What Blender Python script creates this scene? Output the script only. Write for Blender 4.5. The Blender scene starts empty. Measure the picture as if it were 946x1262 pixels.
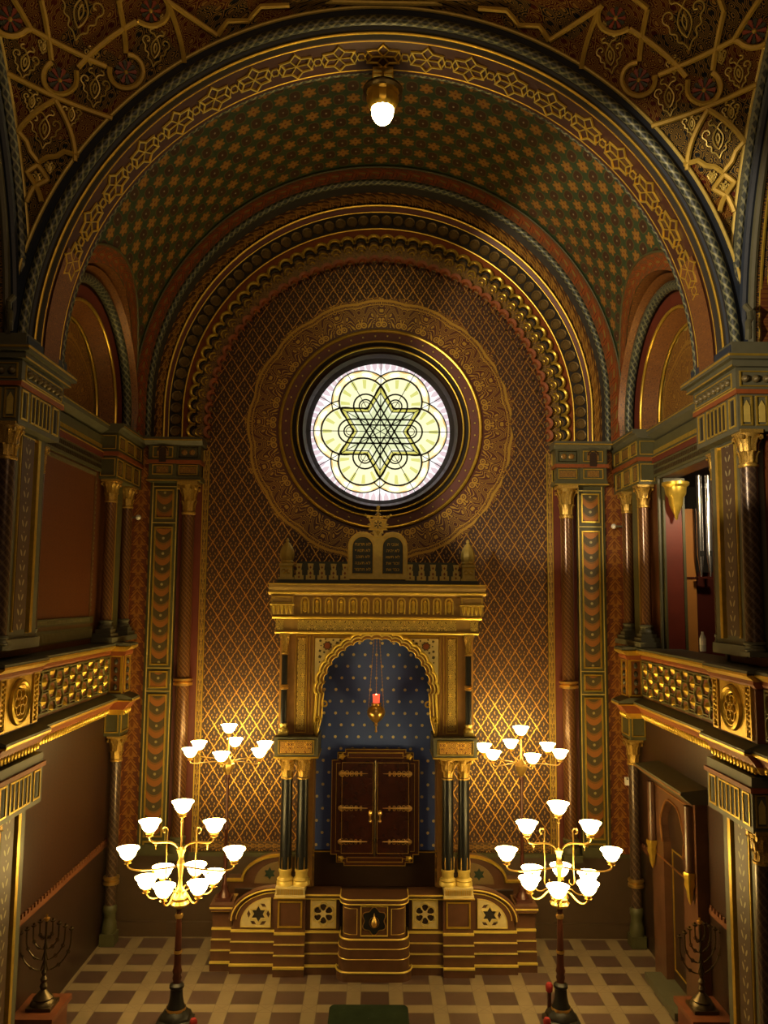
import bpy, math, random
from math import pi, sin, cos, sqrt, atan2, radians
from mathutils import Vector
from mathutils.geometry import tessellate_polygon
random.seed(7)
scene = bpy.context.scene
COL = scene.collection
TAU = 2*pi

# ------------------------------------------------------------------ mesh collector
ORG = {}
class MB:
    def __init__(s): s.v=[]; s.f=[]; s.m=[]; s.u=[]; s.cuts=[]
    def cut(s): s.cuts.append((len(s.v),len(s.f)))
    def add(s, verts, faces, mi=0, uvs=None):
        b=len(s.v); s.v += [tuple(p) for p in verts]
        for k,f in enumerate(faces):
            s.f.append([b+i for i in f]); s.m.append(mi)
            s.u.append([uvs[i] for i in f] if uvs else None)
        return s
    def box(s,x0,x1,y0,y1,z0,z1,mi=0):
        x0,x1=min(x0,x1),max(x0,x1); y0,y1=min(y0,y1),max(y0,y1); z0,z1=min(z0,z1),max(z0,z1)
        v=[(x,y,z) for x in (x0,x1) for y in (y0,y1) for z in (z0,z1)]
        return s.add(v,[(0,1,3,2),(4,6,7,5),(0,4,5,1),(2,3,7,6),(0,2,6,4),(1,5,7,3)],mi)
    def lathe(s,prof,c=(0,0,0),n=16,mi=0,axis='z',ph=0,lob=None):
        vs=[];uv=[];fs=[];m=len(prof);L=[0]
        for a,b in zip(prof,prof[1:]): L.append(L[-1]+math.dist(a,b))
        for i in range(n+1):
            a=TAU*i/n+ph
            for j,(r,h) in enumerate(prof):
                rr=r*(1+(lob[1]*cos(lob[0]*a) if lob else 0))
                x,y,z=rr*cos(a),rr*sin(a),h
                if axis=='y': x,y,z=x,z,y
                if axis=='x': x,y,z=z,x,y
                vs.append((c[0]+x,c[1]+y,c[2]+z)); uv.append((a,h))
        for i in range(n):
            for j in range(m-1):
                fs.append((i*m+j,(i+1)*m+j,(i+1)*m+j+1,i*m+j+1))
        return s.add(vs,fs,mi,uv)
    def tube(s,pts,r,n=6,mi=0,closed=False,rs=None):
        P=[Vector(p) for p in pts]; N=len(P); vs=[];fs=[];uv=[];ll=0
        up=None
        for i,p in enumerate(P):
            if closed: t=P[(i+1)%N]-P[i-1]
            else: t=P[min(i+1,N-1)]-P[max(i-1,0)]
            if t.length<1e-9: t=Vector((0,0,1))
            t.normalize()
            if up is None:
                up=Vector((0,0,1)) if abs(t.z)<.9 else Vector((0,1,0))
            a=t.cross(up)
            if a.length<1e-4: a=t.cross(Vector((1,0,0)))
            a.normalize(); b=a.cross(t).normalized(); up=b
            rr=rs[i] if rs else r
            if i: ll+=(P[i]-P[i-1]).length
            for k in range(n):
                uv.append((ll,k/n*TAU*r))
                q=p+a*(rr*cos(TAU*k/n))+b*(rr*sin(TAU*k/n)); vs.append(tuple(q))
        M=N if closed else N-1
        for i in range(M):
            j=(i+1)%N
            for k in range(n):
                fs.append((i*n+k,i*n+(k+1)%n,j*n+(k+1)%n,j*n+k))
        if not closed:
            fs.append(tuple(range(n))[::-1]); fs.append(tuple((N-1)*n+k for k in range(n)))
        return s.add(vs,fs,mi,uv)
    def ball(s,c,r,n=10,mi=0,sz=1.0):
        pr=[(max(r*sin(pi*i/(n//2+2)),1e-4),-r*sz*cos(pi*i/(n//2+2))) for i in range(n//2+3)]
        return s.lathe(pr,c,n,mi)
    def plate(s,outer,holes,fn,t,mi=0):
        """extruded flat plate; fn(a,b,d)->xyz ; d in 0..t"""
        loops=[outer]+list(holes)
        flat=[p for l in loops for p in l]
        tri=tessellate_polygon([[Vector((p[0],p[1],0)) for p in l] for l in loops])
        n=len(flat); vs=[fn(a,b,0) for a,b in flat]+[fn(a,b,t) for a,b in flat]
        fs=[tuple(x) for x in tri]+[tuple(i+n for i in x[::-1]) for x in tri]
        b=0
        for l in loops:
            k=len(l)
            for i in range(k):
                j=(i+1)%k; fs.append((b+i,b+j,n+b+j,n+b+i))
            b+=k
        return s.add(vs,fs,mi)
    def strip(s,pts,w,fn,t,mi=0,closed=False):
        """raised ribbon of width w following 2-d points, mapped by fn(a,b,d)"""
        P=[Vector((p[0],p[1])) for p in pts]; N=len(P); vs=[];fs=[]
        for i in range(N):
            if closed: a=P[i-1];c=P[(i+1)%N]
            else: a=P[max(i-1,0)];c=P[min(i+1,N-1)]
            d1=(P[i]-a); d2=(c-P[i])
            d1=d1.normalized() if d1.length>1e-9 else d2.normalized()
            d2=d2.normalized() if d2.length>1e-9 else d1
            t_=(d1+d2)
            t_=t_.normalized() if t_.length>1e-6 else d1
            nn=Vector((-t_.y,t_.x)); k=1/max(.45,abs(nn.dot(Vector((-d1.y,d1.x)))))
            q=nn*w/2*k
            for (e,dd) in ((q,0),(q*.6,t),(-q*.6,t),(-q,0)):
                vs.append(fn(P[i].x+e.x,P[i].y+e.y,dd))
        M=N if closed else N-1
        for i in range(M):
            j=(i+1)%N
            for k in range(3): fs.append((i*4+k,j*4+k,j*4+k+1,i*4+k+1))
        return s.add(vs,fs,mi)
    def build(s,name,mats,parent=None,smooth=False,ang=38):
        c=[k for k in s.cuts if 0<k[0]<len(s.v)]
        if c:
            c=[(0,0)]+c+[(len(s.v),len(s.f))]; first=None
            for (v0,f0),(v1,f1) in zip(c,c[1:]):
                q=MB(); q.v=s.v[v0:v1]; q.f=[[i-v0 for i in f] for f in s.f[f0:f1]]; q.m=s.m[f0:f1]; q.u=s.u[f0:f1]
                o=q.build(name,mats,parent,smooth,ang); first=first or o
            return first
        me=bpy.data.meshes.new(name)
        o=ORG.get(parent,(0,0,0)) if parent else (0,0,0)
        me.from_pydata([(a-o[0],b-o[1],c-o[2]) for a,b,c in s.v],[],s.f)
        if not isinstance(mats,(list,tuple)): mats=[mats]
        for m in mats: me.materials.append(m)
        me.polygons.foreach_set('material_index',s.m)
        if any(u for u in s.u):
            ul=me.uv_layers.new(name='UVMap'); fl=[]
            for f,u in zip(s.f,s.u):
                for k in range(len(f)): fl += list(u[k]) if u else [0.0,0.0]
            ul.data.foreach_set('uv',fl)
        me.validate(); me.update()
        if smooth:
            me.polygons.foreach_set('use_smooth',[True]*len(me.polygons))
            me.set_sharp_from_angle(angle=radians(ang))
        ob=bpy.data.objects.new(name,me); COL.objects.link(ob)
        if parent: ob.parent=parent; ORG[ob]=o
        return ob

def tag(o,label=None,cat=None,group=None,kind=None):
    if label: o['label']=label
    if cat: o['category']=cat
    if group: o['group']=group
    if kind: o['kind']=kind
    return o
def thing(name,loc,label,cat,group=None):
    o=bpy.data.objects.new(name,None); COL.objects.link(o); o.location=loc
    o.empty_display_size=.1; ORG[o]=tuple(loc)
    return tag(o,label,cat,group)
def struct(mb,name,mats,smooth=False,parent=None):
    o=mb.build(name,mats,parent,smooth)
    if not parent: o['kind']='structure'
    return o
TR=[0]
def trim(mb,mats,smooth=False):
    TR[0]+=1; return struct(mb,'trim_%d'%TR[0],mats,smooth)
def copy_tree(o,parent=None):
    c=o.copy(); COL.objects.link(c)
    if parent: c.parent=parent
    for ch in list(KIDS.get(o,[])) or [x for x in bpy.data.objects if x.parent==o]: copy_tree(ch,c)
    return c
KIDS={}

# ------------------------------------------------------------------ shader helper
class X:
    def __init__(s,m,k): s.m=m; s.k=k
    def _o(s,op,b=None,c=None,rev=False):
        a=s
        if rev: a,b=b,a
        return s.m.math(op,a,b,c)
    def __add__(s,b): return s._o('ADD',b)
    __radd__=__add__
    def __sub__(s,b): return s._o('SUBTRACT',b)
    def __rsub__(s,b): return s._o('SUBTRACT',b,rev=True)
    def __mul__(s,b): return s._o('MULTIPLY',b)
    __rmul__=__mul__
    def __truediv__(s,b): return s._o('DIVIDE',b)
    def __neg__(s): return s*-1.0
    def abs(s): return s._o('ABSOLUTE')
    def sin(s): return s._o('SINE')
    def cos(s): return s._o('COSINE')
    def frac(s): return s._o('FRACT')
    def sqrt(s): return s._o('SQRT')
    def floor(s): return s._o('FLOOR')
    def min(s,b): return s._o('MINIMUM',b)
    def max(s,b): return s._o('MAXIMUM',b)
    def lt(s,b): return s._o('LESS_THAN',b)
    def gt(s,b): return s._o('GREATER_THAN',b)
    def atan2(s,b): return s._o('ARCTAN2',b)
    def pp(s,b): return s._o('PINGPONG',b)
    def pw(s,b): return s._o('POWER',b)
class MT:
    def __init__(s,name):
        s.mat=bpy.data.materials.new(name); s.mat.use_nodes=True
        s.nt=s.mat.node_tree; s.nt.nodes.clear(); s.n=0
        s.out=s.new('ShaderNodeOutputMaterial')
        s.tc=s.new('ShaderNodeTexCoord')
    def new(s,t):
        n=s.nt.nodes.new(t); n.location=((s.n%12)*180,-(s.n//12)*200); s.n+=1; return n
    def put(s,v,sock):
        if isinstance(v,X): s.nt.links.new(v.k,sock)
        elif isinstance(v,(tuple,list)): sock.default_value=(*v[:3],1.0) if len(sock.default_value)==4 else v
        else: sock.default_value=v
    def math(s,op,a,b=None,c=None):
        n=s.new('ShaderNodeMath'); n.operation=op
        for i,v in enumerate((a,b,c)):
            if v is not None: s.put(v,n.inputs[i])
        return X(s,n.outputs[0])
    def xyz(s,which='Object'):
        n=s.new('ShaderNodeSeparateXYZ'); s.nt.links.new(s.tc.outputs[which],n.inputs[0])
        return [X(s,n.outputs[i]) for i in range(3)]
    def noise(s,scale=5,detail=3,dist=0,vec=None,rough=.5):
        n=s.new('ShaderNodeTexNoise'); n.inputs['Scale'].default_value=scale
        n.inputs['Detail'].default_value=detail; n.inputs['Distortion'].default_value=dist
        n.inputs['Roughness'].default_value=rough
        s.nt.links.new(vec or s.tc.outputs['Object'],n.inputs['Vector']); return X(s,n.outputs['Fac'])
    def mix(s,f,a,b):
        n=s.new('ShaderNodeMix'); n.data_type='RGBA'
        s.put(f,n.inputs[0]); s.put(a,n.inputs[6]); s.put(b,n.inputs[7]); return X(s,n.outputs[2])
    def done(s,color,rough=.5,metal=0.0,bump=None,bs=.02,emis=None,es=0,coat=0,spec=.5):
        b=s.new('ShaderNodeBsdfPrincipled')
        s.put(color,b.inputs['Base Color']); s.put(rough,b.inputs['Roughness']); s.put(metal,b.inputs['Metallic'])
        b.inputs['Specular IOR Level'].default_value=spec
        if coat: b.inputs['Coat Weight'].default_value=coat; b.inputs['Coat Roughness'].default_value=.15
        if emis is not None:
            s.put(emis,b.inputs['Emission Color']); s.put(es,b.inputs['Emission Strength'])
        if bump is not None:
            n=s.new('ShaderNodeBump'); n.inputs['Distance'].default_value=bs; n.inputs['Strength'].default_value=.8
            s.put(bump,n.inputs['Height']); s.nt.links.new(n.outputs[0],b.inputs['Normal'])
        s.nt.links.new(b.outputs[0],s.out.inputs[0]); return s.mat

GOLD=(.64,.43,.062); GOLD2=(.40,.25,.055); MAR=(.085,.021,.010)
def plain(name,c,rough=.5,metal=0.0,var=.25,scale=6,coat=0,spec=.5,bump=0):
    m=MT(name); n=m.noise(scale,4)
    dk=tuple(v*(1-var) for v in c); lt=tuple(min(1,v*(1+var)) for v in c)
    return m.done(m.mix(n,dk,lt),rough,metal,coat=coat,spec=spec,bump=(n if bump else None),bs=bump)
gold=plain('gilding',GOLD,.34,.75,.3,14)
goldp=plain('pale_gilding',(.62,.47,.12),.42,.35,.25,18)
brass=plain('brass',(.72,.47,.14),.28,.9,.15,20)
cream=plain('cream_gilt_stone',(.58,.47,.22),.55,.1,.2,12)
olive=plain('olive_paint',(.075,.070,.028),.5,0,.25,8)
greyg=plain('grey_green_stone',(.088,.084,.052),.5,0,.2,7)
bluep=plain('dark_blue_paint',(.020,.028,.050),.5,0,.3,8)
redp=plain('red_paint',(.11,.018,.009),.5,0,.25,5)
orangep=plain('orange_red_paint',(.24,.062,.014),.5,.1,.3,12)
marb=plain('brown_marble',(.10,.043,.022),.32,0,.5,5,coat=.2)
marbd=plain('dark_brown_marble',(.032,.016,.010),.35,0,.4,4)
dado=plain('dado_marble',(.075,.044,.024),.5,0,.3,2.5)
blackm=plain('black_polished_marble',(.010,.011,.013),.34,0,.3,5)
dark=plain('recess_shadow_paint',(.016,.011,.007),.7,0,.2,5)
polred=plain('dark_red_lacquer',(.070,.020,.012),.3,.2,.3,10)
bronze=plain('dark_bronze',(.085,.060,.028),.35,.7,.3,15)
velvet=plain('green_velvet',(.022,.038,.016),.9,0,.35,9,spec=.1)
wood=plain('amber_wood',(.42,.17,.035),.35,0,.2,3,coat=.2)
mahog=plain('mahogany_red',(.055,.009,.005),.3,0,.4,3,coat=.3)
pipe=plain('tin_pipe',(.72,.70,.68),.22,.95,.05,10)
white=plain('white_plastic',(.75,.72,.66),.4,0,.05,4)
redb=plain('bright_red_cloth',(.28,.012,.012),.8,0,.3,9)
blackp=plain('black_iron',(.02,.018,.016),.4,.3,.2,9)
slate=plain('dark_slate_tablet',(.045,.055,.042),.5,0,.5,9)
ruby=MT('ruby_glass'); ruby=ruby.done((.5,.03,.02),.2,0,emis=(1,.10,.04),es=1.2)
flame=MT('flame'); flame=flame.done((1,.8,.5),.5,0,emis=(1,.55,.2),es=14)

WARM=(1.0,.60,.24)
def emat(name,c,st):
    m=MT(name); return m.done((.8,.75,.6),.4,0,emis=c,es=st)
shade_m=emat('lit_opal_glass',(1,.70,.24),27)
shade_c=emat('lit_ceiling_glass',(1,.72,.30),60)

def ell(u,v,cu,cv,a,b): return ((((u-cu)/a)*((u-cu)/a))+(((v-cv)/b)*((v-cv)/b))).lt(1.0)
def arab(m,u,v,k=1.0,w=.42):
    """mirrored contour arabesque"""
    a=(u*k).pp(1.0); b=(v*k).pp(1.0)
    F=(a*4.3+(b*5.1).sin()*1.1).sin()+(b*4.7+(a*6.3).cos()*1.2).sin()+((a+b)*9.0).sin()*.5
    return (F*1.35).frac().lt(w)

def mk_lattice():
    m=MT('lattice_stencil_wall'); x,y,z=m.xyz(); A,B=.236,.362
    q=(z-.08)/B; p=(x-.118)/A+(q*TAU*5).sin()*.022
    s1=(p+q).frac(); s2=(p-q).frac()
    a=s1-.5; b=s2-.5
    ln=(a.abs()).gt(.462).max((b.abs()).gt(.462))
    du=((a+b)*.5*A).abs(); dv=(a-b)*.5*B
    mo=ell(du,dv,0.0,.052,.011,.034).max(ell(du,dv,.043,-.012,.012,.020)).max(ell(du,dv,.022,-.055,.011,.016))
    pur=ell(du,dv,0.0,.005,.075,.12)
    base=m.mix(pur,(.075,.020,.006),(.034,.011,.008))
    base=m.mix(arab(m,x,z,22,.3)*.22,base,(.16,.07,.018))
    mask=ln.max(mo*.5)
    return m.done(m.mix(mask,base,(.66,.37,.07)),m.mix(mask,(.5,)*3,(.34,)*3),mask*.80)
def mk_diaper(name,base,fg,s,gold_=.3):
    m=MT(name); x,y,z=m.xyz(); p=y/s; q=z/(s*1.35)
    a=(p+q).frac()-.5; b=(p-q).frac()-.5
    f=(a.abs()*a.abs()+b.abs()*b.abs()).sqrt()
    mk=f.gt(.50).max((f-.2).abs().lt(.05))
    return m.done(m.mix(mk,base,fg),.5,mk*gold_)
def mk_vault():
    m=MT('star_vault_painting'); u,v,_=m.xyz('UV')
    a=v/.60+u/.44; b=v/.60-u/.44
    ca=(a*TAU).cos(); cb=(b*TAU).cos(); cu=(u*(TAU/.22)).cos(); cv=(v*(TAU/.30)).cos()
    C=ca+cb; n=m.noise(30,2)
    da=((a+.25).frac()-.5).abs(); db=((b+.25).frac()-.5).abs()
    E_=((a-.0).frac()-.5).abs(); F_=((b-.0).frac()-.5).abs()
    col=m.mix(C.lt(-.9),(.085,.050,.018),(.050,.018,.012))
    gl=(C.abs()).lt(.62); ge=((C.abs()-.62).abs()).lt(.09)
    col=m.mix(gl,col,(.022,.066,.030)); col=m.mix(ge*.45,col,(.21,.15,.045))
    la=(a+.5).frac()-.5; lb=(b+.5).frac()-.5; su=(la-lb)*.22; sv=(la+lb)*.30
    sr=(su*su+sv*sv).sqrt(); sth=su.atan2(sv)
    st=(sr-((sth*6).cos()*.026)).lt(.092)
    col=m.mix(st,col,(.42,.20,.035)); col=m.mix(sr.lt(.05),col,(.46,.24,.055)); col=m.mix(sr.lt(.018),col,(.24,.05,.02))
    col=m.mix(C.lt(-1.955),col,(.34,.30,.20))
    col=m.mix(n*.4,col,(.07,.04,.013))
    return m.done(col,.5,st*.25)
def mk_band(name,W,L,base,fg,fg2,uvm=True,ax=None,arabk=26):
    """palmette band: u across (0..W), v along with period L"""
    m=MT(name)
    if uvm: v,u,_=m.xyz('UV')
    else:
        c=dict(zip('xyz',m.xyz())); u=c[ax[0]]-ax[2]; v=c[ax[1]]
    h=(u/W-.5).abs()*2; f=(v/L).frac()
    ser=((f*4+h*1.2).frac()-.5).abs()*.42
    wd=(1-f)*.62+ser+.05; pal=h.lt(wd); pal2=((h*.9+f-.62).abs()).lt(.035).max(((h*.9+f-.88).abs()).lt(.03))
    core=ell(h,f,0.0,.30,.16,.26)
    lf=ell(h,f,.86,.80,.13,.20)
    col=m.mix(arab(m,u,v,arabk,.35)*.5,base,fg2)
    col=m.mix(pal.max(lf),col,fg); col=m.mix(pal2,col,base); col=m.mix(core,col,fg2)
    return m.done(col,.42,pal.max(lf)*.45)
def mk_fili(name,cx,cz,base,fg,R0,R1,NN,axx='x',loops=True):
    m=MT(name); c=dict(zip('xyz',m.xyz())); a=c[axx]-cx; b=c['z']-cz
    r=(a*a+b*b).sqrt(); th=a.atan2(b); t=(th*(NN/TAU)+.5).frac()-.5; ta=t.abs()
    rr=(r-R0)/(R1-R0); k=(th*(NN/TAU/2)).pp(.5)
    F=(rr*9+(k*12.6).cos()*2.2).sin()+(rr*13-(k*25).cos()*1.3).cos()*.8+(k*19+rr*8).sin()*.7
    g=(F*1.15).frac().lt(.30)
    if loops:
        w=ta*(TAU/NN)*r; h=r-R0
        d=((w-.048)*(w-.048)+(h-.115)*(h-.115)).sqrt()
        lo=((d-.042).abs().lt(.012)).max(d.lt(.016)).max((w-(h-.115)*.35+.002).abs().lt(.010)*(h.gt(.13))*(h.lt(.23)))
        zone=d.lt(.075); zin=h.lt(.06)
        g=m.mix(zin,g,(0,0,0)); g=m.mix(zone,g,lo)
        g=X(m,m.math('MAXIMUM',g,lo).k)
    lobe=R1-.05+((k*pi).cos()-1)*.04
    edge=(r-lobe).abs().lt(.022)
    e2=(r-lobe+.07).abs().lt(.008)
    g=X(m,m.math('MAXIMUM',g,edge.max(e2)).k)
    return m.done(m.mix(g,base,fg),.42,m.math('MULTIPLY',g,.6))
def mk_arab(name,base,fg,k,ax='uv',w=.4,metal=.4,base2=None):
    m=MT(name)
    if ax=='uv': u,v,_=m.xyz('UV')
    else:
        c=dict(zip('xyz',m.xyz())); u,v=c[ax[0]],c[ax[1]]
    g=arab(m,u,v,k,w); b=base
    if base2: b=m.mix(m.noise(1.7,1).gt(.5),base,base2)
    return m.done(m.mix(g,b,fg),.45 if not base2 else .65,g*metal,spec=.5 if not base2 else .15)
def mk_spiral(name,base,fg,k=9.0,tw=12.0):
    m=MT(name); a,h,_=m.xyz('UV')
    p=a*(k/TAU)+h*tw; q=a*(k/TAU)-h*tw
    l1=(p.frac()-.5).abs().lt(.16); l2=((q*1.0).frac()-.5).abs().lt(.07)
    g=arab(m,a*.7,h,16,.3)
    col=m.mix(g*.5,base,fg); col=m.mix(l1*.55,col,fg); col=m.mix(l2*.4,col,fg)
    return m.done(col,.3,.3,coat=.3)
def mk_twist(name,c1,c2,k):
    m=MT(name); u,v,_=m.xyz('UV'); g=((u*k+v*11).frac()).lt(.30); h=((u*k-v*11).frac()).lt(.30)
    return m.done(m.mix(h.max(g*.55),c1,c2),.45,.2)
def mk_floor():
    m=MT('tiled_floor'); x,y,z=m.xyz(); T=.5874
    a=((x-.017)/T+.5).frac()-.5; b=((y-11.895)/T+.5).frac()-.5
    t=(a.abs().lt(.333))*(b.abs().lt(.318))
    dg=((a.abs()-b.abs()).abs().lt(.012))*(1-t)
    gr=((a.abs()-.333).abs().lt(.008)).max((b.abs()-.318).abs().lt(.008))
    cell=(((x-.017)/T+.5).floor()*7.3+((y-11.895)/T+.5).floor()*3.7).sin().abs()
    nz=m.noise(3,5,.6); n2=m.noise(26,4)
    tile=m.mix(cell,(.070,.040,.034),(.105,.062,.050)); tile=m.mix(n2*.3,tile,(.045,.032,.035))
    stone=m.mix(nz,(.18,.135,.08),(.27,.205,.13)); stone=m.mix(dg*.35,stone,(.10,.07,.05))
    inb=(x.abs().lt(4.31))*(y.lt(13.86))
    c=m.mix(t*inb,stone,tile); c=m.mix(gr*inb*.4,c,(.07,.05,.035))
    return m.done(c,.36,0,coat=.15)
lattice=mk_lattice(); vaultm=mk_vault(); floorm=mk_floor()
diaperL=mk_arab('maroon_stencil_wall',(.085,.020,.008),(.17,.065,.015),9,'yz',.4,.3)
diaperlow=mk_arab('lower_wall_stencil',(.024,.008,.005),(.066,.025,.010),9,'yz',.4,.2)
leafb=mk_band('gilt_leaf_band',.20,.21,(.045,.015,.007),(.52,.27,.05),(.26,.11,.02))
redb2=mk_band('red_floral_band',.22,.24,(.13,.035,.012),(.34,.09,.022),(.30,.20,.05))
flameb={s:mk_band('flame_strip_'+('left' if s<0 else 'right'),.35,.235,(.13,.026,.010),(.40,.17,.035),(.24,.08,.02),False,('x','z',-4.25 if s<0 else 3.90),18) for s in (-1,1)}
twist=mk_twist('silver_green_twist',(.028,.036,.036),(.20,.20,.115),8)
filir=mk_fili('window_filigree',.03,8.43,(.085,.018,.007),(.50,.30,.05),1.76,2.36,33)
arabred=mk_arab('red_arabesque',(.085,.012,.005),(.33,.195,.035),6.5,'uv',.40,.2,(.010,.012,.014))
arabgold=mk_arab('gold_arabesque',(.10,.030,.010),(.46,.27,.05),16,'xz',.5,.5)
arabgy=mk_arab('gold_arabesque_side',(.085,.028,.010),(.42,.25,.05),16,'yz',.5,.5)
arabor=mk_arab('orange_arabesque',(.11,.034,.010),(.30,.125,.028),9,'uv',.45,.3)
arabpil=mk_arab('pilaster_scroll',(.13,.055,.016),(.38,.19,.04),15,'xz',.45,.3)
spiralm=mk_spiral('spiral_column_maroon',(.070,.022,.011),(.27,.14,.045))
spiral2=mk_spiral('spiral_column_dark',(.045,.024,.020),(.20,.13,.075),6,9)
capm=mk_arab('gilt_carving',(.16,.085,.018),(.66,.42,.08),20,'xz',.62,.7)
arkg=plain('bright_ark_gilding',(.86,.62,.11),.36,.45,.2,16)
# ================================================================== ARCHITECTURE
def arcpath(R,zc,z0,n=72):
    """points (x,z,nx,nz,s) from left springing over the top to the right springing"""
    out=[]; L=max(0,zc-z0); k=max(1,int(L/.1)); s=0
    for i in range(k): out.append((-R,z0+L*i/k,-1,0,L*i/k))
    for i in range(n+1):
        a=pi-pi*i/n; out.append((R*cos(a),zc+R*sin(a),cos(a),sin(a),L+R*pi*i/n))
    for i in range(1,k+1): out.append((R,zc-L*i/k,1,0,L+R*pi+L*i/k))
    return out
def arch_band(prof,z0,mats,n=72,smooth=True,mi=None):
    """surface through rings prof=[(R,Y,zc),...]"""
    mb=MB(); P=[arcpath(R,zc,z0,n) for R,Y,zc in prof]
    m=min(len(p) for p in P); vs=[];uv=[];fs=[]; d=0
    P=[p if len(p)==m else resamp(p,m) for p in P]
    for j,(R,Y,zc) in enumerate(prof):
        if j: d+=math.dist(prof[j-1][:2],prof[j][:2])
        for i in range(m): vs.append((P[j][i][0],Y,P[j][i][1])); uv.append((P[j][i][4],d))
    for j in range(len(prof)-1):
        for i in range(m-1): fs.append((j*m+i,j*m+i+1,(j+1)*m+i+1,(j+1)*m+i))
    mb.add(vs,fs,0,uv); return trim(mb,mats,smooth)
def resamp(p,m):
    n=len(p); o=[]
    for i in range(m):
        t=i*(n-1)/(m-1); a=int(t); b=min(a+1,n-1); f=t-a
        o.append(tuple(p[a][k]*(1-f)+p[b][k]*f for k in range(5)))
    return o
def at_path(p,s):
    for a,b in zip(p,p[1:]):
        if b[4]>=s:
            f=(s-a[4])/max(1e-9,b[4]-a[4]); return tuple(a[k]*(1-f)+b[k]*f for k in range(5))
    return p[-1]
def rail(x0,x1,y0,y1,z0,z1,s,mb,mi=0): mb.box(s*x0,s*x1,y0,y1,z0,z1,mi)
def molding(mb,s,prof,y0,y1,mi=0):
    """closed profile [(|x|,z)] extruded along y"""
    n=len(prof); vs=[(s*x,y0,z) for x,z in prof]+[(s*x,y1,z) for x,z in prof]
    fs=[(i,(i+1)%n,n+(i+1)%n,n+i) for i in range(n)]+[tuple(range(n)),tuple(range(n,2*n))[::-1]]
    mb.add(vs,fs,mi)
def molx(mb,prof,x0,x1,mi=0):
    """closed profile [(y,z)] extruded along x"""
    n=len(prof); vs=[(x0,y,z) for y,z in prof]+[(x1,y,z) for y,z in prof]
    fs=[(i,(i+1)%n,n+(i+1)%n,n+i) for i in range(n)]+[tuple(range(n)),tuple(range(n,2*n))[::-1]]
    mb.add(vs,fs,mi)
def frame_on(mb,fn,a0,a1,b0,b1,w,t,mi=0):
    """raised rectangular frame"""
    for (p,q,r,s_) in ((a0,a1,b0,b0+w),(a0,a1,b1-w,b1),(a0,a0+w,b0+w,b1-w),(a1-w,a1,b0+w,b1-w)):
        vs=[fn(a,b,d) for a in (p,q) for b in (r,s_) for d in (0,t)]
        mb.add(vs,[(0,1,3,2),(4,6,7,5),(0,4,5,1),(2,3,7,6),(0,2,6,4),(1,5,7,3)],mi)
FB=lambda Y:(lambda a,b,d:(a,Y-d,b))                 # on a wall facing the camera
FS=lambda s,Xw:(lambda a,b,d:(s*(Xw-d),a,b))         # on a side wall, facing inwards

# floor
mb=MB(); mb.box(-4.36,4.36,2.0,14.3,-.15,0); struct(mb,'floor',floorm)
# back wall with the round window opening
CW=(.03,8.43)
def circ(r,n=72,c=CW,ph=0): return [(c[0]+r*cos(TAU*i/n+ph),c[1]+r*sin(TAU*i/n+ph)) for i in range(n)]
mb=MB()
mb.plate([(-4.5,1.30),(4.5,1.30),(4.5,13.4),(-4.5,13.4)],[circ(1.70)],lambda a,b,d:(a,14.05+d,b),.5)
struct(mb,'wall_back',lattice)
mb=MB(); mb.box(-4.36,4.36,13.98,14.5,0,1.24); mb.box(-4.36,4.36,13.90,14.5,0,.22)
struct(mb,'baseboard_back',dado)
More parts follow.
